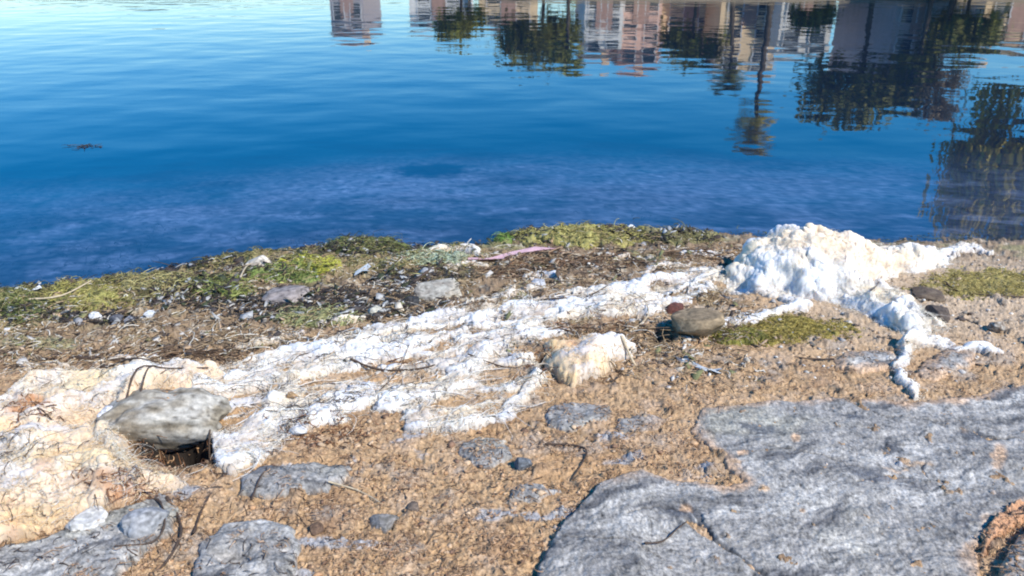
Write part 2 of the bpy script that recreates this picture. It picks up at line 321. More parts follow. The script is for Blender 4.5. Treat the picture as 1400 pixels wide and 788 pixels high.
# ------------------------------------------------------------------ water
wm, n, N, L, b = new_mat('lake_water'); N.remove(b)
out = N['Material Output']; fr = N.new('ShaderNodeFresnel'); fr.inputs[0].default_value = 1.75
gl = N.new('ShaderNodeBsdfGlossy'); gl.inputs['Roughness'].default_value = .02
tr = N.new('ShaderNodeBsdfTransparent'); tr.inputs[0].default_value = (.50, .64, .90, 1)
df = N.new('ShaderNodeBsdfDiffuse'); df.inputs[0].default_value = (.0, .26, .75, 1)
ms = N.new('ShaderNodeMixShader'); ms.inputs[0].default_value = .01; mo = N.new('ShaderNodeMixShader')
tc = N.new('ShaderNodeTexCoord'); hs = []
for sc, am, sx, rot in ((.9, 1, 1, .15), (3.2, .13, .55, -.1), (11, .008, .8, 0)):
    mp = N.new('ShaderNodeMapping'); mp.inputs['Scale'].default_value = (sx*sc, sc, sc); mp.inputs['Rotation'].default_value[2] = rot
    q = N.new('ShaderNodeTexNoise'); q.inputs['Scale'].default_value = 1; q.inputs['Detail'].default_value = 1.5
    L.new(tc.outputs['Object'], mp.inputs[0]); L.new(mp.outputs[0], q.inputs['Vector'])
    mu = N.new('ShaderNodeMath'); mu.operation = 'MULTIPLY'; mu.inputs[1].default_value = am; L.new(q.outputs[0], mu.inputs[0]); hs.append(mu)
a1 = N.new('ShaderNodeMath'); L.new(hs[0].outputs[0], a1.inputs[0]); L.new(hs[1].outputs[0], a1.inputs[1])
a2 = N.new('ShaderNodeMath'); L.new(a1.outputs[0], a2.inputs[0]); L.new(hs[2].outputs[0], a2.inputs[1])
bu = N.new('ShaderNodeBump'); bu.inputs['Strength'].default_value = 1; bu.inputs['Distance'].default_value = .014
L.new(a2.outputs[0], bu.inputs['Height']); L.new(bu.outputs[0], gl.inputs['Normal']); L.new(bu.outputs[0], fr.inputs['Normal'])
L.new(tr.outputs[0], ms.inputs[1]); L.new(df.outputs[0], ms.inputs[2])
ge = N.new('ShaderNodeNewGeometry'); mf = N.new('ShaderNodeMix'); mf.data_type = 'FLOAT'   # light leaving the water upward is refracted, so no total reflection there
L.new(ge.outputs['Backfacing'], mf.inputs[0]); L.new(fr.outputs[0], mf.inputs[2]); mf.inputs[3].default_value = .05; L.new(mf.outputs[0], mo.inputs[0]); L.new(ms.outputs[0], mo.inputs[1]); L.new(gl.outputs[0], mo.inputs[2]); L.new(mo.outputs[0], out.inputs[0])
wx = np.array([-900, -30, -8, 8, 30, 900.]); wyv = np.array([2.6, 6, 12, 30, 100, 1000.])
A, B = np.meshgrid(wx, wyv); tag(link('lake_water', grid_mesh('lake_water', A, B, A*0, None), wm), kind='structure')
# ------------------------------------------------------------------ patches laid on the ground
def patch(name, sdf, hf, cf, m, bbox, step=1.4, parent=None, margin=3, puff=0, warp=9, raster=True, follow=.65):
    u0, u1, v0, v1 = bbox; uu, vv = np.meshgrid(np.arange(u0, u1, step), np.arange(v0, v1, step/1.5 if v1 - v0 < 200 else step/1.2))
    x, y = unproj(uu, vv)
    dw = min(1, warp/9)
    s = sdf(uu + dw*16*fbm(x, y + 5, 6, 3), vv + dw*7*fbm(x + 5, y, 6, 3)) + warp*.8*fbm(x, y, 7, 2)
    ss = s; s = s + warp*.6*fbm(x, y, 26, 3) + warp*.5*fbm(x, y, 75, 2)
    base = G(x, y)
    keep = s > -margin
    h, c = hf(x, y, uu, vv, ss), cf(x, y, uu, vv, s)
    edge = sm(-margin, margin*2, s)
    z = ztop(x, y)*follow + base*(1 - follow) + h*edge - .02*(1 - edge)
    px, py, pz = x, y, z
    if puff:
        nn = grid_normals(x, y, z); d = puff*(1.1*fbm(x, y, 8, 4, z=z, gain=.5) + .3*(.6 - ridge(x, y, 12, 3, z=z, gain=.5)))*edge
        px, py, pz = x + nn[..., 0]*d, y + nn[..., 1]*d, z + nn[..., 2]*d
        cv = (fbm(x, y, 13, 4, z=z, gain=.62))
    o = link(name, grid_mesh(name, px, py, pz, c, keep), m, parent)
    if raster:
        r0 = max(0, int((v0 - RV0)/RS)); r1 = min(RH, int((v1 - RV0)/RS)+1); c0 = max(0, int((u0 - RU0)/RS)); c1 = min(RW, int((u1 - RU0)/RS)+1)
        i = np.clip(((_rv[r0:r1, c0:c1] - v0)/(vv[1, 0] - vv[0, 0])).astype(int), 0, vv.shape[0]-1); j = np.clip(((_ru[r0:r1, c0:c1] - u0)/step).astype(int), 0, vv.shape[1]-1)
        zz = np.where(keep[i, j], z[i, j] - base[i, j], -1); RZ[r0:r1, c0:c1] = np.maximum(RZ[r0:r1, c0:c1], zz)
    return o
def bb(poly, m=30): xs = [p[0] for p in poly]; ys = [p[1] for p in poly]; return (min(xs)-m, max(xs)+m, max(min(ys)-m*.6, 292), min(max(ys)+m*.6, 905))
# bedrock
th = math.radians(-12)
CRACKS = [[(930, 690, 1), (952, 712, 5), (975, 742, 4), (1010, 765, 2), (1060, 800, 2)], [(860, 712, 1), (905, 700, 2), (940, 702, 1)], [(1322, 588, 1), (1350, 600, 4), (1385, 603, 2)], [(1170, 662, 1), (1210, 652, 2.5), (1245, 656, 1)],
          [(1265, 632, 1), (1262, 645, 1.5), (1275, 662, .8)], [(760, 745, 1), (850, 748, 1.2), (905, 770, 1)], [(1040, 612, 1), (1105, 622, 1.2), (1170, 640, .8)], [(1150, 545, 1), (1200, 570, 1), (1290, 578, .8)]]
def crk(x, y):
    u, v = proj(x, y, G(x, y)); u = u + 9*fbm(x, y, 14, 3); v = v + 5*fbm(x + 3, y, 14, 3); r = 0*x
    for p in CRACKS: r = np.maximum(r, sm(-1.5, 1.5, sdline(u, v, p, 1)))
    return r
def rock_h(T, amp=1):
    def f(x, y, u, v, s):
        x0_, y0_ = x, y; x = x + .10*fbm(x0_, y0_, 4, 3); y = y + .07*fbm(x0_ + 7, y0_, 5, 3)
        a = x*math.cos(th) - y*math.sin(th); b = x*math.sin(th) + y*math.cos(th)
        led = ridge(a*.35, b*1.3, 5, 4) ; st = fbm(a*.3, b*1.5, 22, 4, gain=.6)
        h = T*(1 - np.exp(-np.maximum(s + 3, 0)/8)) + amp*(.0015*(led - .6) + .001*st + .012*fbm(x0_, y0_, 1.3, 2) + .012*fbm(x0_, y0_, 22, 6, gain=.72)) - amp*.006*crk(x0_, y0_)
        st2 = np.floor((b*9 + fbm(a, b, 4, 2)*1.6))*0
        return h 
    return f
def rock_c(x, y, u, v, s):
    x0_, y0_ = x, y; x = x + .10*fbm(x0_, y0_, 4, 3); y = y + .07*fbm(x0_ + 7, y0_, 5, 3)
    a = x*math.cos(th) - y*math.sin(th); b = x*math.sin(th) + y*math.cos(th)
    c = np.zeros(x.shape + (3,)) + (.265, .25, .225)
    c = mixc(c, (.40, .38, .34), sm(-.05, .35, fbm(a*.5, b*1.3, 5, 4))); c = mixc(c, (.13, .125, .12), sm(.02, .38, fbm(a*.35 + 5, b*1.6, 9, 5, gain=.6)))
    c = mixc(c, (.34, .32, .25), sm(.1, .4, fbm(x + 20, y, 2.2, 4))*.6)
    c = mixc(c, (.52, .36, .22), sm(.36, .48, fbm(x + 4, y - 7, 5.5, 5, gain=.6))*.9)
    c = mixc(c, (.06, .06, .06), crk(x0_, y0_)*.8)
    c = mixc(c, (.44, .29, .175), sm(30, 0, s + 34*fbm(x0_, y0_, 9, 5, gain=.6))*sm(820, 900, u + (v - 640)*.5)*.9)
    c = mixc(c, (.40, .27, .16), sm(9, -2, s)*.8*sm(-.2, .3, fbm(x, y, 30, 2)))
    for (cx, cy, rx, ry) in ((1335, 600, 42, 9), (1215, 615, 34, 10), (1195, 655, 38, 8), (1165, 572, 26, 5), (955, 728, 20, 12), (925, 705, 40, 10), (1030, 590, 50, 10)):
        c = mixc(c, (.085, .09, .10), .75*sm(0, .7, ell(u, v + (u - cx)*-.18, cx, cy, rx, ry) + .7*fbm(x, y*1.4, 12, 4)))
    for (cx, cy, rx, ry) in ((1365, 625, 14, 20), (938, 700, 12, 8), (1088, 603, 9, 8), (1095, 705, 6, 5), (1012, 625, 10, 5)):
        c = mixc(c, (.50, .33, .2), .9*sm(0, .5, ell(u, v, cx, cy, rx, ry) + .6*fbm(x, y, 16, 3)))
    return c*(1 + 1.2*fbm(a*.6, b*1.4, 14, 6, gain=.8) + 1.5*fbm(x, y, 60, 4, gain=.85))[..., None]
def slab_sd(u, v):
    x, y = unproj(u, v); return sdpoly(u, v, SLAB) - 14*sm(0, .4, ell(u, v, 940, 630, 70, 34) + .5*fbm(x, y, 9, 3))
def slab_h(x, y, u, v, s):
    h = rock_h(.010)(x, y, u, v, s) + .014*sm(930, 850, u)*sm(-2, 4, s)
    return h - .045*sm(.1, .8, ell(u, v + (u - 955)*-.7, 955, 728, 26, 9))
o = patch('rock_slab', slab_sd, slab_h, rock_c, M['rock'], bb(SLAB), 1.5, warp=7, follow=.12)
tag(o, 'large smooth grey bedrock slab filling the lower right corner', 'rock slab')
o = patch('rock_slab', lambda u, v: sdpoly(u, v, SLAB2), rock_h(.04), rock_c, M['rock'], bb(SLAB2), 2, warp=8, follow=.12)
tag(o, 'second grey slab piece beyond the orange filled crack, bottom right corner', 'rock slab')
for poly, lab, T in OUTCROPS:
    o = patch('rock_outcrop', lambda u, v, p=poly: sdpoly(u, v, p), rock_h(T*.6 + .008, .8), rock_c, M['rock'], bb(poly), 1.6, warp=12, follow=.35)
    tag(o, lab, 'rock')
# orange crumbly fill in the crack
tag(patch('crack_filling', lambda u, v: sdline(u, v, [(1340, 758, 6), (1354, 738, 16), (1376, 716, 18), (1400, 704, 30), (1440, 700, 34)], 10), lambda x, y, u, v, s: .006 + .022*(1 - ridge(x, y, 16, 4, gain=.7)) + .02*fbm(x, y, 12, 3) + .008*(1 - np.exp(-np.maximum(s, 0)/10)),
  lambda x, y, u, v, s: mixc(np.zeros(x.shape + (3,)) + (.52, .29, .16), (.10, .06, .04), sm(.72, .9, ridge(x, y, 13, 2))), M['ground'], (1320, 1460, 680, 775), 1.5), 'orange brown crumbly sediment wedged in the slab crack, lower right', 'sediment')
# green algae
def fibres(name, pts, L_, r, m, parent=None, up=.3, col=None, curl=.9, seg=4, kind='stuff', aniso=None, lift=.004, zfun=None):
    """many thin curved strands with a triangular section in one mesh; pts (n,2) world x,y"""
    n = len(pts); x = pts[:, 0].copy(); y = pts[:, 1].copy(); z = (zfun or ztop)(x, y) + lift
    L_ = L_*np.exp(rng.normal(0, .4, n)); r = r*np.exp(rng.normal(0, .25, n))
    ang = rng.uniform(0, 2*np.pi, n) if aniso is None else aniso + rng.normal(0, .5, n)
    el = rng.uniform(-.1, 1, n)*up; rings = []
    p = np.stack([x, y, z], -1); kap = rng.normal(0, curl, n); drop = rng.uniform(.2, .9, n)*up
    for k in range(seg + 1):
        d = np.stack([np.cos(ang)*np.cos(el), np.sin(ang)*np.cos(el), np.sin(el)], -1)
        s1 = np.stack([-np.sin(ang), np.cos(ang), 0*ang], -1); s2 = np.cross(d, s1)
        rr = (r*(1 - .75*k/seg))[:, None]
        rings.append(np.stack([p + rr*(s1*math.cos(t) + s2*math.sin(t)) for t in (0, 2.094, 4.189)], 1))
        p = p + d*(L_/seg)[:, None]; ang = ang + kap/seg*2 + rng.normal(0, .25, n); el = el - drop
        if k < seg:
            zz = (zfun or ztop)(p[:, 0], p[:, 1]) + .002; p[:, 2] = np.maximum(p[:, 2], zz)
    R = np.stack(rings, 1)                                 # n, seg+1, 3, 3
    Vv = R.reshape(-1, 3); b0 = (np.arange(n)*(seg + 1)*3)[:, None, None]; k = (np.arange(seg)*3)[None, :, None]; j = np.arange(3)[None, None, :]; j2 = (j + 1) % 3
    q = np.stack(np.broadcast_arrays(b0 + k + j, b0 + k + j2, b0 + k + 3 + j2, b0 + k + 3 + j), -1).reshape(-1, 4)
    c = None if col is None else np.repeat(col, (seg + 1)*3, 0)
    o = link(name, np_mesh(name, Vv, q, c), m, parent, smooth=False)
    if kind: o['kind'] = kind
    return o
def scatter(n, f, box):
    u = rng.uniform(box[0], box[1], n*4); v = rng.uniform(box[2], box[3], n*4); x, y = unproj(u, v); p = f(u, v, x, y)
    k = rng.uniform(size=n*4) < p; return np.stack([x[k], y[k]], -1)[:n]
for (cx, cy, rx, ry, T, gc, lab) in GREENS:
    moss = cx > 1000 or cx == 60
    root = empty('algae_clump' if not moss else 'moss_patch', (0, 0, 0)); tag(root, lab, 'algae' if not moss else 'moss')
    f = lambda u, v: ell(u, v, cx, cy, rx, ry)*rx*.8
    patch('cushion', f, lambda x, y, u, v, s: T*(1 - np.exp(-np.maximum(s, 0)/(rx*.35)))*(.7 + .5*fbm(x, y, 14, 3)) + .012*(1 - ridge(x, y, 30, 3)) - .004,
      lambda x, y, u, v, s: mixc(mixc(np.zeros(x.shape + (3,)) + np.array(gc)*1.25, np.array(gc)*.3, sm(.05, .45, fbm(x, y, 16, 4))), np.array(gc)*.7 + (.16, .13, .07), sm(.0, .45, fbm(x + 4, y, 11, 4)))*(1 + .6*fbm(x, y, 55, 3, gain=.7))[..., None],
      M['green'], (cx - rx*1.4, cx + rx*1.4, max(cy - ry*1.6, 294), cy + ry*1.6), 1.4, root, warp=rx*(.3 if not moss else .5), puff=.02 if not moss else .008)
    pts = scatter(int(rx*ry*(.9 if not moss else .9)), lambda u, v, x, y: sm(-.15, .3, ell(u, v, cx, cy, rx, ry) + .4*fbm(x, y, 10, 2)), (cx - rx*1.15, cx + rx*1.15, max(cy - ry*1.15, 294), cy + ry*1.15))
    if len(pts):
        t = rng.uniform(0, 1, (len(pts), 1)); gcol = np.array(gc)*mix(.35, 1.9, t) + (rng.uniform(size=(len(pts), 1)) < .25)*np.array((.18, .14, .06))
        fibres('strands', pts, .045 if not moss else .022, .0022 if not moss else .0014, M['greenfibre'], root, up=.7, col=gcol, curl=1.6)
# ------------------------------------------------------------------ white algae felt
def felt_h(T, ax=.5, w=16, rel=1.15):
    def f(x, y, u, v, s):
        a = x*math.cos(ax) + y*math.sin(ax); b = -x*math.sin(ax) + y*math.cos(ax)
        fold = ridge(a*.38, b, 7, 3, gain=.5); str_ = ridge(a*.25, b*1.2, 26, 3)
        return T*(1 - np.exp(-np.maximum(s, 0)/w))*(.75 + .9*fbm(x, y, 4, 3)) + rel*(.034*(fold - .62) + .010*(str_ - .6) + .0025*fbm(x, y, 60, 2))*sm(0, 16, s) + .006
    return f
def felt_c(tint, ax=.5, yellow=0, dirty=.5):
    def f(x, y, u, v, s):
        a = x*math.cos(ax) + y*math.sin(ax); b = -x*math.sin(ax) + y*math.cos(ax)
        c = np.zeros(x.shape + (3,)) + (.74, .73, .70)
        c = mixc(c, (.76, .63, .42), sm(-.15, .35, fbm(a*.6, b, 5, 4))*(.45 + tint)); 
        if yellow: 
            c = mixc(c, (.74, .46, .19), yellow*sm(-.4, .2, fbm(a*.5, b, 3.2, 4)))
            c = mixc(c, (.50, .22, .08), yellow*sm(.25, .5, fbm(x + 3, y, 6, 4))*.8)
            for (cx, cy, rx, ry) in ((165, 685, 62, 16), (45, 575, 40, 14), (210, 655, 30, 8)):
                c = mixc(c, (.40, .17, .06), .85*sm(0, .7, ell(u, v, cx, cy, rx, ry) + .8*fbm(x, y, 14, 4)))
        fold = ridge(a*.38, b, 7, 4, gain=.6); c = mixc(c, (.42, .31, .2), dirty*sm(.62, .42, fold)*.9)
        c = mixc(c, (.30, .20, .12), dirty*1.3*sm(.12, .42, fbm(a*.4 + 9, b, 13, 5, gain=.65)))
        c = mixc(c, (.55, .52, .48), sm(.1, .5, fbm(a*.6 - 9, b, 9, 4))*.35)
        fi = sm(.10, .0, np.abs(perlin(a*9 + 3, b*22 + 2) + .3*perlin(a*40, b*60)))*sm(-.15, .3, perlin(a*6 + 9, b*8)); c = mixc(c, (.36, .27, .18), fi*(.35 + dirty))
        c = mixc(c, (.52, .54, .58), sm(.12, .4, fbm(a*.5 + 31, b, 8, 3))*.55)
        c = mixc(c, (.40, .30, .20), sm(9, 0, s)*.7)
        return c*(1 + .12*fbm(x, y, 50, 3))[..., None]
    return f
HOL = lambda u, v: -ell(u, v, 250, 612, 56, 28)*34 + 4
def mid_sd(u, v):
    s = sdpoly(u, v, MIDMAT); x, y = unproj(u, v)
    for (cx, cy, rx, ry) in HOLES: s = np.minimum(s, -ell(u, v + (u - cx)*.12, cx, cy, rx, ry)*min(rx, ry*KY)*1.0 - 3)
    a = x*math.cos(.5) + y*math.sin(.5); b = -x*math.sin(.5) + y*math.cos(.5)
    s = np.minimum(s, HOL(u, v))
    return s + 7 - 52*sm(.08, .42, fbm(a*.3, b*1.5, 8, 6, gain=.66))
def felt(name, lab, sd, T, bbx, tint=.2, yellow=0, dirty=.5, step=1.3, puff=.02, warp=10, ax=.5, w=16, rel=1, fib=0, fbox=None, fc=None, fL=.035):
    root = empty(name); tag(root, lab, 'algae mat')
    patch('felt_body', sd, felt_h(T, ax, w, rel), felt_c(tint, ax, yellow, dirty), M['mat'], bbx, step, root, puff=puff, warp=warp, margin=2.5)
    if fib:
        pts = scatter(fib, lambda u, v, x, y: sm(-6, 4, sd(u, v)), fbox or bbx)
        fibres('loose_fibres', pts, fL, .0011, fc or M['fibre'], root, up=.8, curl=1.8, lift=.0)
    return root
felt('algae_mat', 'wide cream and orange stained algae mat wrapped round the grey boulder, lower left', lambda u, v: np.minimum(sdpoly(u, v, LEFTMAT), HOL(u, v)), .09, (-150, 320, 488, 790), .6, .62, .34, rel=1.7, fib=4200, fL=.016, fc=M['creamfibre'])
felt('algae_mat', 'long white algae mat stretching diagonally across the middle of the shore', mid_sd, .024, (240, 1010, 350, 670), .15, 0, .55, step=1.25, fib=6000, fL=.02)
felt('algae_mat', 'puffy cream yellow algae lump at the end of the middle mat', lambda u, v: sdpoly(u, v, CREAM), .09, (715, 890, 455, 545), .6, .7, .1, w=14, rel=.4, fib=900, fL=.014, fc=M['creamfibre'])
for lab, pts, T, tint in ROPES:
    us_ = [p[0] for p in pts]; vs_ = [p[1] for p in pts]
    felt('algae_strand', lab, lambda u, v, p=pts: sdline(u, v, p, 8), T, (min(us_)-32, max(us_)+32, max(min(vs_)-20, 294), max(vs_)+20), tint, 0, .25 + tint, 1.1, .016, 9, w=9, rel=.5, fib=int(40*len(pts)), fL=.02)
RZ += .085*sm(-.1, .6, ell(_ru, _rv, 222, 572, 75, 34)) * (RZ > -.05)
felt('algae_strand', 'cream algae roll along the left and upper rim of the grey boulder', lambda u, v: np.minimum(sdline(u, v, ROLL, 12), HOL(u, v)), .07, (95, 320, 495, 680), .5, .6, .2, 1.1, .02, 8, w=12, rel=.7, fib=500, fL=.015)
# the big pile
def pile_h(x, y, u, v, s):
    body = .15*sm(-.1, .8, ell(u, v, 1092, 370, 125, 44)) + .055*(1 - np.exp(-np.maximum(s, 0)/22)) + .05*sm(0, .8, ell(u, v, 1240, 358, 80, 22))
    body += .05*sm(0, .8, sdline(u, v, [(1100, 405, 18), (1180, 425, 16), (1240, 450, 16)], 14)/16)*.5
    a_ = x*math.cos(-.5) + y*math.sin(-.5); b_ = -x*math.sin(-.5) + y*math.cos(-.5)
    body += .045*fbm(x, y, 5, 3)*sm(0, 20, s) + .05*(ridge(a_*.4, b_, 6, 3, gain=.5) - .65)*sm(0, 14, s)
    return body*sm(-2, 20, s) - .008
def pile_c(x, y, u, v, s):
    c = felt_c(.4, .3, 0, .12)(x, y, u, v, s); c = mixc(c, (.78, .62, .43), .8*sm(.1, .7, ell(u, v, 1150, 372, 150, 34) + fbm(x, y, 9, 3)*.6)); return c
root = tag(empty('algae_pile'), 'big heaped white cottony algae pile by the water edge, right of centre', 'algae pile')
patch('felt_body', lambda u, v: sdpoly(u, v, PILE), pile_h, pile_c, M['mat'], (955, 1335, 322, 490), .9, root, puff=.045, warp=9, margin=2.5)
fibres('loose_fibres', scatter(11000, lambda u, v, x, y: sm(-3, 6, sdpoly(u, v, PILE)), (970, 1320, 335, 475)), .016, .0008, M['fibre'], root, up=1.1, curl=2, lift=.002)
# ------------------------------------------------------------------ stones
def stone_mesh(name, sx, sy, sz, seed, c1, c2, sub=4, rough=.15, freq=1.5):
    big = sub >= 5
    bm = bmesh.new(); bmesh.ops.create_icosphere(bm, subdivisions=sub, radius=1)
    P_ = np.array([v.co[:] for v in bm.verts]); Fc = np.array([[v.index for v in f.verts] for f in bm.faces]); bm.free()
    d = 1 + rough*2.2*fbm(P_[:, 0] + seed, P_[:, 1], freq, 2, z=P_[:, 2]) + rough*.6*fbm(P_[:, 0] + seed, P_[:, 1], freq*3, 5, z=P_[:, 2], gain=.6)
    Q = P_*d[:, None]; q = np.sign(Q)*np.abs(Q)**.9
    rg = np.random.default_rng(int(seed*100) % 9999)
    for _ in range(9 if big else 11):
        nn = rg.normal(size=3); nn /= np.linalg.norm(nn); ex = np.maximum(q@nn - (rg.uniform(.85, 1.) if big else rg.uniform(.62, .88)), 0); q = q - .9*ex[:, None]*nn
    t = sm(-.3, .4, fbm(P_[:, 0] + seed*2, P_[:, 1], 2.2, 4, z=P_[:, 2])); c = mixc(mixc(np.zeros((len(P_), 3)) + c1, c2, t), np.array(c2)*.45, sm(.05, .4, fbm(P_[:, 0]*1.2 + seed, P_[:, 1], 4, 5, z=P_[:, 2], gain=.65)))
    c *= (1 + .8*fbm(P_[:, 0], P_[:, 1] + seed, 8, 3, z=P_[:, 2]))[:, None]
    return np_mesh(name, q*(sx, sy, sz), Fc, c)
def stone(cu, cv, w_px, h_px, c1, c2, lab, name='stone', depth=1.0, sink=.25, rz=0, sub=4, zb=None, cat='stone'):
    x, y = unproj(cu, cv + h_px*.35); x = float(x); y = float(y); k = mpp(cu, cv)
    sx = w_px*k/2; sz = h_px*k/2; z0 = float(ztop(np.array([x]), np.array([y]))[0]) if zb is None else zb
    o = link(name, stone_mesh(name, sx, sx*depth, sz, cu*.37, c1, c2, sub), M['stone']); o.location = (x, y, z0 + sz*(1 - 2*sink)*.9); o.rotation_euler.z = rz
    return tag(o, lab, cat)
gz = lambda u, v: float(G(*[np.array(float(q)) for q in unproj(u, v)]))
stone(228, 558, 136, 66, (.42, .39, .33), (.24, .20, .14), 'half buried grey boulder rising out of the cream algae mat, with a black hollow below', 'boulder', .55, .22, .1, 5, zb=gz(225, 585) - .022, cat='boulder')
stone(955, 442, 70, 42, (.30, .22, .13), (.20, .15, .09), 'rounded brown stone beside the dark hollow, below the middle mat', depth=.8, sink=.12, sub=4, zb=gz(955, 452))
stone(562, 410, 26, 17, (.035, .035, .035), (.05, .05, .05), 'small black stone above the middle mat')
stone(1277, 426, 30, 26, (.07, .055, .045), (.12, .09, .07), 'dark brown stone at the right foot of the white pile')
stone(1270, 400, 40, 12, (.10, .07, .05), (.16, .12, .08), 'flat dark brown stone on sand above the dark one, right')
stone(1361, 447, 18, 16, (.14, .10, .07), (.4, .36, .3), 'small knobbly stone with pale tip near the right edge')
stone(132, 433, 15, 12, (.68, .68, .66), (.6, .6, .58), 'white pebble between green algae and brown debris, left of the gravel', 'pebble', cat='pebble')
stone(205, 433, 15, 11, (.62, .63, .62), (.5, .5, .5), 'pale pebble at the right end of the small gravel row', 'pebble', cat='pebble')
stone(178, 438, 16, 12, (.16, .17, .19), (.3, .3, .32), 'dark grey pebble inside the small gravel row', 'pebble', cat='pebble')
stone(160, 436, 16, 10, (.06, .06, .07), (.13, .13, .14), 'black pebble next to the white pebble', 'pebble', cat='pebble')
stone(13, 452, 12, 10, (.62, .60, .57), (.5, .5, .5), 'pale pebble at the far left edge', 'pebble', cat='pebble')
stone(355, 357, 38, 26, (.62, .55, .44), (.5, .45, .38), 'cream coloured stone at the waterline, left of centre', depth=.7)
stone(598, 392, 62, 20, (.48, .44, .35), (.36, .31, .24), 'flat pale grey stone behind the black stone', depth=1.2, sink=.42)
stone(512, 425, 22, 14, (.5, .47, .36), (.42, .4, .33), 'small pale yellow stone left of the black stone')
stone(395, 400, 62, 22, (.34, .29, .26), (.20, .17, .15), 'purplish grey stone among dark gravel', depth=1.0, sink=.42)
stone(923, 421, 26, 18, (.15, .055, .04), (.09, .04, .03), 'small reddish brown stone above the round brown stone')
stone(735, 388, 24, 12, (.5, .5, .5), (.4, .4, .42), 'pale grey stone under the crossed sticks')
stone(525, 708, 36, 22, (.14, .13, .11), (.26, .24, .22), 'dark ribbed stone half sunk in tan crumbs', sink=.4)
stone(432, 722, 20, 12, (.10, .06, .04), (.16, .1, .06), 'dark brown lump in tan crumbs, left of the ribbed stone', sink=.35)
stone(565, 692, 18, 12, (.12, .09, .07), (.2, .15, .11), 'little brown lump right of the ribbed stone', sink=.35)
stone(410, 590, 22, 16, (.62, .6, .56), (.5, .48, .45), 'pale knob at the lower rim of the middle mat')
stone(152, 578, 26, 26, (.66, .66, .66), (.55, .55, .56), 'pale grey rounded stone left of the boulder', sink=.3)
stone(122, 712, 44, 20, (.50, .48, .44), (.6, .57, .5), 'white grey stone under the front rim of the left mat', sink=.45)
stone(200, 712, 56, 38, (.36, .355, .35), (.25, .25, .25), 'angular grey rock standing between the left mat and the tan crumbs', depth=.8, sink=.4, rz=.5)
stone(400, 545, 14, 10, (.4, .25, .13), (.3, .2, .1), 'tan crumb stone on the middle mat')
stone(715, 630, 26, 22, (.17, .18, .19), (.10, .11, .12), 'dark grey stone peeping out of tan crumbs near the bent twig', sink=.45)
stone(862, 313, 12, 14, (.72, .72, .68), (.7, .7, .68), 'upright white chip on top of the mustard algae bank', 'pebble', cat='pebble')
# ------------------------------------------------------------------ twigs and reeds
def tube(name, P3, r, m, sides=5, taper=.5, parent=None):
    P3 = [Vector(p) for p in P3]; Q = []
    for i in range(len(P3) - 1):                       # subdivide with catmull rom
        p0 = P3[max(i-1, 0)]; p1 = P3[i]; p2 = P3[i+1]; p3 = P3[min(i+2, len(P3)-1)]
        for k in range(4):
            t = k/4; Q.append(.5*((2*p1) + (p2-p0)*t + (2*p0-5*p1+4*p2-p3)*t*t + (-p0+3*p1-3*p2+p3)*t**3))
    Q.append(P3[-1]); V_, F_ = [], []
    for i, p in enumerate(Q):
        d = (Q[min(i+1, len(Q)-1)] - Q[max(i-1, 0)]).normalized(); a = d.cross(Vector((0, 0, 1)) if abs(d.z) < .9 else Vector((1, 0, 0))).normalized(); b2 = d.cross(a)
        rr = r*(1 - (1 - taper)*i/(len(Q)-1))*(1 + .25*math.sin(i*2.3))
        for s in range(sides): V_.append(p + rr*(a*math.cos(2*math.pi*s/sides) + b2*math.sin(2*math.pi*s/sides)))
    for i in range(len(Q) - 1):
        for s in range(sides): F_.append((i*sides+s, i*sides+(s+1) % sides, (i+1)*sides+(s+1) % sides, (i+1)*sides+s))
    me = np_mesh(name, [v[:] for v in V_], F_); return link(name, me, m, parent)
def twig(pts, r, lab, m='twig', name='twig', lift=.006, arch=0, cat='twig'):
    P3 = []
    for i, p in enumerate(pts):
        x, y = unproj(p[0], p[1]); z = float(ztop(np.array([float(x)]), np.array([float(y)]))[0]) + lift + arch*math.sin(math.pi*i/(len(pts)-1))
        P3.append((float(x), float(y), z))
    return tag(tube(name, P3, r, M[m]), lab, cat)
twig([(745, 612), (785, 610), (802, 620), (795, 638), (781, 658)], .0035, 'thin dark bent twig lying on tan crumbs')
twig([(880, 757), (905, 750), (925, 732), (938, 722)], .003, 'thin dark twig curving across the grey slab')
twig([(105, 492), (180, 494), (235, 491), (290, 482), (335, 478)], .007, 'long dark brown stick along the upper rim of the left mat')
twig([(45, 428), (90, 424), (130, 408)], .006, 'orange reed stalk lying on yellow green algae', 'reed', 'reed', .02, cat='reed')
twig([(175, 590), (200, 560), (240, 540), (290, 530)], .004, 'dark root arching over the grey boulder, long one', arch=.012, lift=.012)
twig([(200, 580), (215, 555), (232, 540)], .003, 'short dark root on the boulder face', arch=.01, lift=.015)
twig([(255, 640), (275, 620), (288, 600), (292, 575)], .004, 'dark root bending down at the right of the hollow', arch=.02)
twig([(230, 690), (245, 712), (248, 745), (225, 775), (200, 790)], .005, 'dark root curling down over the pale bedrock hump')
twig([(205, 690), (222, 700), (228, 730), (210, 750), (160, 760)], .004, 'dark looped root on the angular grey rock')
twig([(1185, 425), (1195, 405), (1205, 383)], .003, 'thin brown stalk leaning on the white pile', lift=.015)
twig([(1290, 388), (1310, 400), (1345, 406), (1400, 408)], .005, 'dark thin stick on the yellowish moss, right edge')
twig([(735, 415), (765, 418), (800, 410), (830, 400)], .004, 'grey stick crossing the middle mat, upper one', 'twig')
twig([(690, 420), (720, 415), (750, 400), (770, 385)], .005, 'dark stick left of the pale grey stone at the crossed sticks')
twig([(780, 365), (810, 372), (850, 362), (885, 356)], .006, 'dark driftwood stick in brown weed behind the mat')
twig([(850, 345), (880, 362), (905, 372)], .006, 'short dark stick crossing the driftwood one')
twig([(690, 355), (730, 350), (790, 352)], .006, 'brown stick behind the white shred')
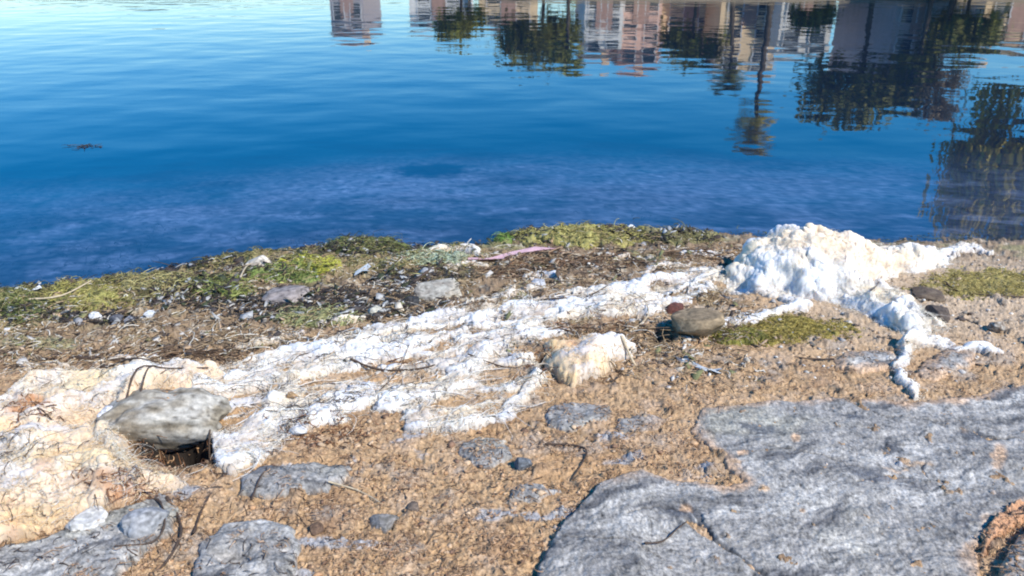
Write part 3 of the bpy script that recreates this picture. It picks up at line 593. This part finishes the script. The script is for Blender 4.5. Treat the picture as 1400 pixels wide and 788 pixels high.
twig([(560, 395), (590, 380), (612, 372)], .008, 'black stick pointing up beside the flat pale stone')
twig([(330, 392), (338, 378), (348, 362)], .005, 'pale reed standing among dark weed, left', 'reed', 'reed', .015, cat='reed')
twig([(265, 385), (300, 378), (330, 362), (360, 352)], .006, 'dark stick leading to the cream stone')
twig([(150, 505), (190, 520), (230, 515)], .004, 'thin curved root on the cream mat top')
twig([(480, 500), (520, 510), (575, 508), (610, 498)], .005, 'dark brown stick inside the hollow of the middle mat')
twig([(520, 540), (545, 512), (560, 480)], .002, 'fine hair-thin root over the middle mat', lift=.01)
twig([(800, 480), (850, 470), (890, 468), (860, 455)], .005, 'reddish brown stick behind the cream lump')
twig([(848, 485), (870, 500), (880, 495)], .006, 'short tan stick at the right end of the cream lump', 'reed')
twig([(640, 492), (690, 505), (735, 500)], .003, 'thin dark root by the small brown hollow')
twig([(860, 455), (885, 440), (880, 420), (860, 405)], .003, 'pale curled stem arching above the dark hollow', 'reed', arch=.02)
twig([(345, 690), (360, 660), (378, 640)], .003, 'thin brown stem standing on the flat blue grey rock')
twig([(450, 668), (490, 672), (520, 690)], .003, 'whitish root lying on tan crumbs', 'reed', 'reed', cat='reed')
twig([(1140, 495), (1110, 492), (1085, 490)], .004, 'short dark twig left of the small rock patch')
twig([(265, 735), (275, 700), (290, 680)], .004, 'brown root right of the angular grey rock')
twig([(10, 600), (30, 585), (60, 590), (80, 605)], .004, 'dark looping root on the cream mat, far left')
twig([(650, 335), (655, 325), (652, 317)], .004, 'stubby dark stalk at the shoreline left of the vivid tuft')
# film scraps
def strip(pts, wd, m, name, lab, cat, lift=.012):
    V_, F_ = [], []
    for i, p in enumerate(pts):
        x, y = unproj(p[0], p[1]); z = float(ztop(np.array([float(x)]), np.array([float(y)]))[0]) + lift
        ww = wd*(.5 + .5*math.sin(math.pi*(i+.5)/len(pts)))
        for k in range(4):
            for tz in (0, .002): V_.append((float(x) + .01*math.sin(k*3+i), float(y) + (k/3-.5)*ww, z + tz + .008*math.sin(i*1.9 + k*1.3)))
    for i in range(len(pts)-1):
        for k in range(3):
            a = (i*4+k)*2; b2 = a+2; c = a+8; d = c+2
            F_ += [(a+1, c+1, d+1, b2+1), (a, b2, d, c)]
    return tag(link(name, np_mesh(name, V_, F_), M[m]), lab, cat)
strip([(640, 360), (670, 356), (700, 352), (730, 347), (765, 343)], .05, 'pink', 'plastic_strip', 'faded pink plastic strip lying along brown weed at the shoreline', 'plastic strip')
strip([(920, 490), (930, 495), (945, 499), (958, 506), (972, 508), (984, 512)], .035, 'plastic', 'plastic_scrap', 'pale translucent plastic scrap on the sand below the brown stone', 'plastic scrap', .004)
strip([(486, 378), (496, 377), (505, 376)], .08, 'plastic', 'plastic_scrap', 'small pale blue square scrap behind dark gravel', 'plastic scrap')
strip([(28, 412), (40, 408), (55, 402)], .07, 'plastic', 'plastic_scrap', 'pale film scrap on the dark green hump, far left', 'plastic scrap')
# ------------------------------------------------------------------ loose stuff
def lumps(name, pts, r, m, col, sub=1, flat=.5):
    bm = bmesh.new(); bmesh.ops.create_icosphere(bm, subdivisions=sub, radius=1); P_ = np.array([v.co[:] for v in bm.verts]); Fc = np.array([[v.index for v in f.verts] for f in bm.faces]); bm.free()
    n = len(pts); rr = r*np.exp(rng.normal(0, .45, n)); z = ztop(pts[:, 0], pts[:, 1]) + rr*.15
    Vv = P_[None]*(1 + rng.normal(0, .30, (n, len(P_), 1))); a = rng.uniform(0, 6.28, n)[:, None]; asp = rng.uniform(.4, 1.2, (n, 1))
    xx = Vv[..., 0]*asp; yy = Vv[..., 1]; V2 = np.stack([xx*np.cos(a) - yy*np.sin(a), xx*np.sin(a) + yy*np.cos(a), Vv[..., 2]*flat], -1)*rr[:, None, None] + np.stack([pts[:, 0], pts[:, 1], z], -1)[:, None]
    Fs = (Fc[None] + (np.arange(n)*len(P_))[:, None, None]).reshape(-1, 3)
    return tag(link(name, np_mesh(name, V2.reshape(-1, 3), Fs, np.repeat(col, len(P_), 0)), m, smooth=False), kind='stuff')
SM = lambda u, v: np.maximum.reduce([sdpoly(u, v, LEFTMAT), sdpoly(u, v, MIDMAT), sdpoly(u, v, PILE), sdpoly(u, v, CREAM)])
def pcol(n, pal): return np.array(pal)[rng.integers(0, len(pal), n)]*rng.uniform(.7, 1.2, (n, 1))
OC = lambda u, v: np.maximum.reduce([sdpoly(u, v, p[0]) for p in OUTCROPS[:3]])
pts = scatter(4500, lambda u, v, x, y: sm(0, -8, SM(u, v))*sm(8, -6, OC(u, v))*sm(6, -6, sdpoly(u, v, SLAB))*sm(500, 600, v)*(.4 + fbm(x, y, 6, 3)), (-60, 1460, 480, 830))
lumps('sand_crumbs', pts, .0036, M['stone'], pcol(len(pts), [(.50, .32, .18), (.42, .25, .13), (.56, .40, .25), (.22, .13, .08)]))
pts = scatter(3000, lambda u, v, x, y: sm(0, -8, SM(u, v))*sm(540, 440, v)*sm(10, 40, v - np.interp(u, [p[0] for p in SHORE_PX], [p[1] for p in SHORE_PX]) + 8)*(.3 + fbm(x, y, 6, 3)), (-60, 1460, 310, 540))
lumps('shore_gravel', pts, .006, M['stone'], pcol(len(pts), [(.3, .22, .15), (.12, .09, .07), (.45, .42, .38), (.6, .57, .5), (.2, .18, .15)]))
DK = lambda u, v: np.maximum.reduce([ell(u, v, 90, 440, 100, 10), ell(u, v, 60, 394, 120, 6), ell(u, v, 250, 366, 110, 6), ell(u, v, 560, 338, 90, 5), ell(u, v, 270, 408, 80, 16), ell(u, v, 430, 418, 150, 20), ell(u, v, 500, 345, 80, 10), ell(u, v, 330, 372, 70, 14), ell(u, v, 720, 324, 50, 8), ell(u, v, 570, 385, 60, 12), ell(u, v, 900, 325, 80, 9), ell(u, v, 40, 398, 70, 8)])
pts = scatter(1500, lambda u, v, x, y: sm(-.2, .5, DK(u, v) + .5*fbm(x, y, 9, 2)), (-60, 1000, 305, 445))
lumps('dark_gravel', pts, .009, M['stone'], pcol(len(pts), [(.03, .03, .03), (.06, .05, .045), (.1, .085, .075), (.35, .34, .33)]))
pts = scatter(4200, lambda u, v, x, y: sm(-.3, .3, DK(u, v) + .5*fbm(x, y, 9, 2)), (-60, 1000, 305, 445))
fibres('dark_weed', pts, .05, .0028, M['weed'], up=.6, curl=1.5)
DB = lambda u, v, x, y: np.maximum(sm(2, -8, SM(u, v)), .22*sm(0, .3, fbm(x + 3, y, 5, 3))*sm(300, 480, u))*sm(540, 480, v)*sm(1060, 980, u)*(.45 + .9*fbm(x, y, 5, 3))*sm(0, 14, v - np.interp(u, [p[0] for p in SHORE_PX], [p[1] for p in SHORE_PX]) - 6)
pts = scatter(5200, DB, (-100, 1060, 325, 560)); fibres('dry_weed_litter', pts, .06, .0017, M['tanfibre'], up=.4, curl=1.2)
pts = scatter(2600, DB, (-100, 1060, 325, 560)); fibres('brown_weed_litter', pts, .06, .0018, M['twig'], up=.45, curl=1.2)
pts = scatter(1600, DB, (-100, 1060, 325, 560)); fibres('pale_weed_litter', pts, .05, .0020, M['fibre'], up=.4, curl=1.2)
def flakes(name, pts, r, m, col):
    n = len(pts); k = 6; rr = r*np.exp(np.clip(rng.normal(0, .45, n), -1, .5))[:, None]; t = np.sort(rng.uniform(0, 6.28, (n, k)), 1); rad = rr*rng.uniform(.5, 1.2, (n, k)); asp = rng.uniform(.3, .9, (n, 1))
    a = rng.normal(.4, .7, (n, 1)); tx = rng.normal(0, .45, (n, 1)); ty = rng.normal(0, .45, (n, 1)); lx = rad*np.cos(t); ly = rad*np.sin(t)*asp
    X2 = lx*np.cos(a) - ly*np.sin(a) + pts[:, :1]; Y2 = lx*np.sin(a) + ly*np.cos(a) + pts[:, 1:]; zc = ztop(pts[:, 0], pts[:, 1])[:, None] + rr*.25
    Z2 = zc + (X2 - pts[:, :1])*tx + (Y2 - pts[:, 1:])*ty + rng.normal(0, .12, (n, k))*rr
    top = np.stack([X2, Y2, Z2], -1); bot = top - [0, 0, .002]; ce = np.stack([pts[:, 0], pts[:, 1], zc[:, 0] + rr[:, 0]*.12], -1)[:, None]; cb = ce - [0, 0, .002]
    Vv = np.concatenate([top, bot, ce, cb], 1); o = (np.arange(n)*(2*k + 2))[:, None]; F_ = []
    for i in range(k):
        j = (i + 1) % k; F_ += [o + [[i, j, 2*k]], o + [[k + j, k + i, 2*k + 1]], o + [[i, k + i, j]], o + [[k + i, k + j, j]]]
    return tag(link(name, np_mesh(name, Vv.reshape(-1, 3), np.concatenate(F_), np.repeat(col, 2*k + 2, 0)), m, smooth=False), kind='stuff')
pts = scatter(1900, DB, (-100, 1060, 325, 560)); flakes('weed_flakes', pts, .015, M['stone'], pcol(len(pts), [(.5, .45, .36), (.36, .25, .15), (.12, .08, .05), (.05, .04, .035), (.5, .47, .42), (.42, .30, .2), (.2, .2, .09)]))
pts = scatter(1700, lambda u, v, x, y: sm(-.3, .3, DK(u, v) + .5*fbm(x, y, 9, 2)), (-60, 1000, 305, 445)); flakes('dark_flakes', pts, .02, M['stone'], pcol(len(pts), [(.04, .035, .03), (.07, .05, .04), (.05, .06, .03), (.4, .4, .38)]))
MS = lambda u, v, x, y: sm(-4, 4, mid_sd(u, v))*sm(240, 330, u)
pts = scatter(700, MS, (-120, 1000, 370, 750)); t = rng.uniform(size=(len(pts), 1))
fibres('felt_strands', pts, .12, .0020, M['greenfibre'], up=.12, curl=.9, seg=7, aniso=.5, lift=.001, col=mix(np.array((.76, .75, .71)), np.array((.68, .50, .30)), t**2))
pts = scatter(9000, lambda u, v, x, y: sm(-16, 2, np.maximum.reduce([sdpoly(u, v, LEFTMAT), mid_sd(u, v), sdpoly(u, v, PILE)])) * (.3 + fbm(x, y, 6, 3)), (-120, 1320, 340, 760)); t = rng.uniform(size=(len(pts), 1))
fibres('wispy_edge_fibres', pts, .05, .0009, M['greenfibre'], up=.35, curl=1.8, seg=5, aniso=.45, lift=.001, col=mix(np.array((.74, .72, .66)), np.array((.62, .48, .30)), t**2))
pts = scatter(2200, lambda u, v, x, y: sm(-4, 4, np.maximum(sdpoly(u, v, LEFTMAT), mid_sd(u, v)))*(.25 + .75*sm(240, 330, u))*sm(-.1, .3, fbm(x, y, 4, 3)), (-120, 1000, 370, 750))
fibres('roots_on_felt', pts, .06, .0014, M['twig'], up=.3, curl=1.2, seg=5)
BR = lambda u, v: np.maximum.reduce([ell(u, v, 250, 618, 55, 22), ell(u, v, 460, 593, 90, 20), ell(u, v, 745, 502, 40, 20), ell(u, v, 170, 683, 70, 16), ell(u, v, 545, 497, 50, 8), ell(u, v, 820, 445, 70, 12), ell(u, v, 700, 372, 80, 9), ell(u, v, 800, 358, 120, 12), ell(u, v, 40, 590, 60, 30), ell(u, v, 245, 610, 60, 20)])  # includes dark strands added in the boulder hollow to deepen its shade
pts = scatter(2400, lambda u, v, x, y: sm(-.1, .5, BR(u, v) + .4*fbm(x, y, 9, 2)), (-60, 950, 340, 700))
t = rng.uniform(size=(len(pts), 1)); fibres('russet_weed', pts, .045, .0019, M['greenfibre'], up=.8, curl=1.6, col=mix(np.array((.32, .15, .07)), np.array((.07, .035, .02)), t))
pts = scatter(11000, lambda u, v, x, y: sm(0, -8, SM(u, v))*sm(10, -14, sdpoly(u, v, SLAB) - 40*np.clip(fbm(x, y, 8, 4), 0, 1))*np.maximum(sm(8, -6, OC(u, v)), .6*sm(-.1, .25, fbm(x, y, 9, 3)))*sm(440, 520, v)*(.35 + fbm(x, y, 7, 3)), (-60, 1460, 420, 820)); t = rng.uniform(size=(len(pts), 1))
fibres('short_straw', pts, .022, .0013, M['greenfibre'], up=.35, curl=1.6, col=mix(np.array((.56, .37, .22)), np.array((.30, .17, .09)), t)*rng.uniform(.7, 1.2, (len(pts), 1)))
SB = lambda u, v, x, y: sm(.02, .06, shore_y(x) - y)*sm(.75, .35, shore_y(x) - y)*sm(700, 560, u)
pts = scatter(9000, lambda u, v, x, y: SB(u, v, x, y)*sm(-.15, .2, fbm(x, y, 5, 3)), (-100, 720, 325, 460)); t = rng.uniform(size=(len(pts), 1))
fibres('shore_algae', pts, .04, .0022, M['greenfibre'], up=.6, curl=1.6, col=mix(np.array((.42, .37, .15)), np.array((.06, .07, .02)), t)*rng.uniform(.6, 1.3, (len(pts), 1)))
pts = scatter(900, lambda u, v, x, y: sm(0, -8, SM(u, v))*sm(6, -10, sdpoly(u, v, SLAB))*sm(440, 520, v)*.7, (-60, 1460, 420, 820)); fibres('dark_crumb_roots', pts, .028, .0013, M['twig'], up=.4, curl=1)
pts = scatter(1500, lambda u, v, x, y: sm(-.12, .0, shore_y(x) - y + .1*fbm(x, y, 5, 2))*sm(.16, .04, shore_y(x) - y), (-100, 1350, 290, 440)); t = rng.uniform(size=(len(pts), 1))
fibres('waterline_weed', pts, .045, .0024, M['greenfibre'], up=.7, curl=1.6, col=mix(np.array((.05, .05, .025)), np.array((.16, .17, .05)), t**2), zfun=lambda x, y: np.maximum(ztop(x, y), .003))
TG = lambda u, v: np.maximum.reduce([ell(u, v, 780, 360, 130, 13), ell(u, v, 940, 350, 60, 10), ell(u, v, 690, 375, 60, 9), ell(u, v, 820, 455, 80, 9), ell(u, v, 200, 490, 160, 7)])
pts = scatter(2400, lambda u, v, x, y: sm(-.1, .4, TG(u, v) + .4*fbm(x, y, 7, 2)), (20, 1010, 335, 500)); t = rng.uniform(size=(len(pts), 1))
fibres('stem_tangle', pts, .11, .0032, M['greenfibre'], up=.35, curl=1.1, seg=6, aniso=.15, col=mix(np.array((.07, .045, .03)), np.array((.34, .22, .13)), t**2))
# weed blades standing in the shallows and one floating wisp
zb = lambda x, y: G(x, y) - .01
pts = scatter(1300, lambda u, v, x, y: sm(250, 330, v)*(v < np.interp(u, [p[0] for p in SHORE_PX], [p[1] for p in SHORE_PX]) - 3)*sm(-.1, .4, fbm(x, y, 2, 2)), (-60, 900, 240, 400))
fibres('water_weed', pts, .05, .0016, M['weed'], up=1.3, curl=1, zfun=zb)
x0, y0 = onplane(115, 201); pts = np.stack([float(x0) + rng.normal(0, .05, 22), float(y0) + rng.normal(0, .03, 22)], -1)
tag(fibres('floating_weed', pts, .07, .003, M['weed'], up=.15, curl=1.5, zfun=lambda x, y: 0*x + .003, kind=None), 'small dark wisp of weed floating on open water at the left', 'water weed')
# ------------------------------------------------------------------ far shore (seen only as its reflection)
def refl(u, v, D):
    a, b, c = ray(u, v); t = D/b; return float(a*t), D, float(-(HC + c*t))
def box_bm(bm, x0, x1, y0, y1, z0, z1):
    vs_ = [bm.verts.new((x, y, z)) for x in (x0, x1) for y in (y0, y1) for z in (z0, z1)]
    for f in ((0, 1, 3, 2), (4, 6, 7, 5), (0, 4, 5, 1), (2, 3, 7, 6), (0, 2, 6, 4), (1, 5, 7, 3)): bm.faces.new([vs_[i] for i in f])
def bmo(name, bm, m, parent=None):
    me = bpy.data.meshes.new(name); bmesh.ops.recalc_face_normals(bm, faces=bm.faces); bm.to_mesh(me); bm.free(); return link(name, me, m, parent, smooth=False)
A, B = np.meshgrid(np.concatenate([np.linspace(-400, -60, 12), np.linspace(-50, 60, 45), np.linspace(70, 400, 12)]), np.array([36, 36.3, 37, 38, 42, 52, 70, 100, 160, 300.]))
bx_ = np.interp(A[0], [-400, -40, -14, 0, 40, 400], [260, 90, 34, 2, 0, 0])
B2 = B + bx_[None]; Z = .5*sm(0, .3, B - 36) + .0*A + np.clip((B - 36)*.03, 0, 4) + .1*fbm(A, B, .3, 2) - .5*(B == 36)
tag(link('far_bank', grid_mesh('far_bank', A, B2, Z, np.zeros(A.shape + (3,)) + (.22, .18, .12)), M['ground']), kind='structure')
A, B = np.meshgrid(np.linspace(-900, 900, 120), np.array([500, 560, 640, 760.])); Z = np.array([-2, 14, 26, 22])[:, None]*(1 + .5*fbm(A, B, .006, 4)) 
tag(link('hills', grid_mesh('hills', A, B, Z, np.zeros(A.shape + (3,)) + (.10, .12, .10)), M['ground']), kind='structure')
mats = {k: flat_mat(k, c) for k, c in dict(plaster_tan=(.85, .63, .38), plaster_pink=(.80, .52, .40), plaster_white=(.8, .77, .70), plaster_grey=(.45, .40, .38), roof_tile=(.42, .27, .21), frame_paint=(.6, .6, .58)).items()}
gm = flat_mat('window_glass', (.05, .06, .07), .1); 
def house(u0, u1, vtop, D, wall, lab, storeys=2, gable=True, z0=.6):
    x0 = refl(u0, 20, D)[0]; x1 = refl(u1, 20, D)[0]; zt = refl((u0+u1)/2, vtop + 14, D)[2]; W = x1 - x0
    root = empty('house', ((x0+x1)/2, D + 4, z0)); tag(root, lab, 'house'); hw = W/2; roof = zt - z0; wallh = roof*(.84 if gable else .95)
    bm = bmesh.new(); box_bm(bm, -hw, hw, -4, 4, -1, wallh); bmo('wall', bm, mats[wall], root)
    bm = bmesh.new()
    if gable:
        v = [bm.verts.new(p) for p in ((-hw-.3, -4.4, wallh), (hw+.3, -4.4, wallh), (hw+.3, 4.4, wallh), (-hw-.3, 4.4, wallh), (-hw*.5, 0, roof), (hw*.5, 0, roof))]
        for f in ((0, 1, 5, 4), (1, 2, 5), (2, 3, 4, 5), (3, 0, 4), (0, 3, 2, 1)): bm.faces.new([v[i] for i in f])
    else: box_bm(bm, -hw-.2, hw+.2, -4.2, 4.2, wallh + .003, roof)
    rf = bmo('roof', bm, mats['roof_tile' if gable else 'frame_paint'], root)
    bm = bmesh.new(); box_bm(bm, hw*.3, hw*.3 + .5, -.3, .3, roof*.8, roof + .4); bmo('chimney', bm, mats['plaster_tan'], rf)
    nw = max(2, int(W/2.1)); sh = wallh/storeys
    fb = bmesh.new(); 
    for a in ((-.5, -.42), (.42, .5)): box_bm(fb, a[0], a[1], -.06, .05, -.6, .6)
    for a in ((-.6, -.53), (.53, .6)): box_bm(fb, -.418, .418, -.06, .05, a[0], a[1])
    fme = bpy.data.meshes.new('window'); bmesh.ops.recalc_face_normals(fb, faces=fb.faces); fb.to_mesh(fme); fb.free(); fme.materials.append(mats['frame_paint'])
    pb = bmesh.new(); box_bm(pb, -.418, .418, -.02, .03, -.53, .53); pme = bpy.data.meshes.new('pane'); bmesh.ops.recalc_face_normals(pb, faces=pb.faces); pb.to_mesh(pme); pb.free(); pme.materials.append(gm)
    for s in range(storeys):
        for i in range(nw):
            o = bpy.data.objects.new('window', fme); COL.objects.link(o); o.parent = root; o.location = (-hw + W*(i+.5)/nw, -4.03, sh*(s+.55)); o.scale = (min(1, W/nw*.7), 1, min(1.1, sh*.45))
            p = bpy.data.objects.new('pane', pme); COL.objects.link(p); p.parent = o
    bm = bmesh.new(); box_bm(bm, -.5, .5, -4.08, -3.97, 0, 2.0); bmo('door', bm, mats['roof_tile'], root)
    return root
house(452, 498, 46, 62, 'plaster_grey', 'small grey boathouse mirrored at the far left of the houses', 1)
house(560, 640, 32, 60, 'plaster_white', 'white house mirrored behind the low green tree', 2)
house(655, 735, 35, 56, 'plaster_tan', 'tan house mirrored behind the dark green tree', 2)
house(800, 852, 78, 50, 'plaster_white', 'pale house mirrored right of the dark green tree', 3)
house(848, 905, 92, 52, 'plaster_pink', 'pink plastered house mirrored in the middle of the row', 3)
house(905, 985, 72, 54, 'plaster_tan', 'tan house mirrored behind the palm', 3)
house(985, 1065, 86, 50, 'plaster_tan', 'tan block with pale cornice mirrored behind the tall bare tree', 3, False)
house(1068, 1140, 62, 47, 'plaster_white', 'pale flat-roofed house mirrored left of the round dark tree', 2, False)
house(1225, 1295, 122, 44, 'plaster_grey', 'grey tower-like house mirrored near the right edge', 3)
house(1290, 1345, 85, 42, 'plaster_grey', 'low dark grey house mirrored beside the weeping tree', 2)
house(1345, 1440, 70, 46, 'plaster_tan', 'tan house mirrored behind the weeping tree', 2)
leafm = {k: flat_mat('leaf_' + k, c, .6, 2, .4) for k, c in dict(dark=(.14, .135, .012), mid=(.22, .21, .02), olive=(.42, .32, .02), brown=(.26, .19, .10)).items()}
def tree(u, vtop, vbase_w, D, wpx, lab, leaf='dark', n=2600, style='round', leaf_s=.16, fill=1.0, crown_frac=.55):
    x, y, zt = refl(u, vtop, D); root = empty('tree' if style != 'palm' else 'palm_tree', (x, y, .3)); tag(root, lab, 'tree'); H = zt - .3
    wr = wpx/2*math.hypot(D, 3)/F*.72; cz = H*(1 - crown_frac/2); rz_ = H*crown_frac/2
    cr = random.Random(int(u)); lean = cr.uniform(-.3, .3)
    tp = [(0, 0, -.3), (lean*.3, 0, H*.3), (lean, .1, H*.6), (lean*.6, 0, H*(.93 if style != 'palm' else 1 - crown_frac*.55))]
    tk = tube('trunk', tp, .05 + H*.018, M['bark'], 7, .35, root)
    Vv = []; 
    if style == 'palm':
        zc = tp[-1][2]
        for i in range(34):
            a = cr.uniform(0, 6.28); e = cr.uniform(-.5, 1.3); Lf = wr*cr.uniform(.8, 1.15); p = Vector((tp[-1][0], 0, zc)); d = Vector((math.cos(a)*math.cos(e), math.sin(a)*math.cos(e), math.sin(e)))
            for k in range(12):
                q = p + d*(Lf/12); side = d.cross(Vector((0, 0, 1))).normalized(); l = .35*wr*math.sin(math.pi*(k+1.5)/14)
                for sgn in (-1, 1):
                    tip = p + side*sgn*l*.9 + d*l*.7 - Vector((0, 0, l*.35)); Vv += [p, p + d*.06*wr/1.2, tip, tip - d*.03]
                p = q; d = (d - Vector((0, 0, .13))).normalized()
    else:
        limbs = []
        for i in range(14):
            a = cr.uniform(0, 6.28); h0 = H*cr.uniform(.4, .8); e = Vector((math.cos(a)*wr*cr.uniform(.5, .95), math.sin(a)*wr*cr.uniform(.5, .9), cz + rz_*cr.uniform(-.6, .8)))
            limbs.append(e); m_ = Vector((lean*.7, 0, h0)); tube('limb', [m_, (m_ + e)/2 + Vector((0, 0, .15*H*cr.uniform(0, 1))), e], .02 + H*.005, M['bark'], 4, .3, tk)
        limbs += [Vector((lean*.6, 0, H*.95))]
        for i in range(n):
            c = limbs[cr.randrange(len(limbs))]
            if style == 'weep':
                p = c + Vector((cr.gauss(0, .3), cr.gauss(0, .3), cr.uniform(-1.7, .3)))*wr*.6; p.x = max(-wr*1.3, min(wr*1.3, p.x))
            else: p = c + Vector((cr.gauss(0, .26), cr.gauss(0, .26), cr.gauss(0, .20)))*wr*fill
            s = leaf_s*cr.uniform(.6, 1.4); u_ = Vector((cr.gauss(0, 1), cr.gauss(0, 1), cr.gauss(0, 1))).normalized(); w_ = u_.cross(Vector((cr.gauss(0, 1), cr.gauss(0, 1), 1))).normalized()
            if style == 'weep': u_ = Vector((u_.x*.3, u_.y*.3, -1)).normalized(); w_ = w_*.5
            Vv += [p - u_*s, p + w_*s*.5, p + u_*s, p - w_*s*.5]
    me = np_mesh('crown', [v[:] for v in Vv], np.arange(len(Vv)).reshape(-1, 4)); link('crown', me, leafm[leaf], root, smooth=False)
    return root
tree(742, 80, 0, 40, 118, 'wide dark green tree mirrored left of the pale houses', 'dark', 3400, fill=1.1, crown_frac=.7)
tree(632, 52, 0, 42, 70, 'low green tree mirrored in front of the white house', 'mid', 2000, crown_frac=.7)
tree(775, 95, 0, 36, 46, 'small shrub-like tree whose mirror image lies below the wide dark one', 'mid', 500)
tree(945, 82, 0, 40, 90, 'dark tree mirrored behind the small palm', 'dark', 2400)
tree(988, 132, 0, 38.5, 80, 'small spiky palm mirrored just left of the tall thin palm', 'dark', style='palm', crown_frac=.3)
tree(1028, 212, 0, 38.5, 110, 'tall thin palm with a long curving trunk mirrored right of centre', 'olive', style='palm', crown_frac=.32)
tree(1165, 160, 0, 38.5, 150, 'round dark tree with spiky outline mirrored on the right', 'dark', 3200, crown_frac=.5, leaf_s=.2)
tree(1245, 140, 0, 36, 60, 'slim dark tree mirrored against the grey house', 'dark', 1600, crown_frac=.7)
tree(1268, 168, 0, 36, 80, 'bare grey brown bush-like tree mirrored beside the slim one', 'brown', 3000, crown_frac=.5, leaf_s=.1)
tree(1372, 338, 0, 38, 250, 'tall weeping olive tree mirrored along the right edge', 'olive', 11000, 'weep', leaf_s=.34, crown_frac=.55)
tree(1425, 260, 0, 38.5, 120, 'dark tree mirrored just beyond the right edge', 'mid', 2600, crown_frac=.7)
tree(1110, 40, 0, 40, 60, 'low dark tree mirrored in front of the pale flat-roofed house', 'dark', 1200, crown_frac=.7)
tree(1310, 70, 0, 36, 100, 'broad low dark tree mirrored left of the weeping tree', 'dark', 2200, crown_frac=.8)
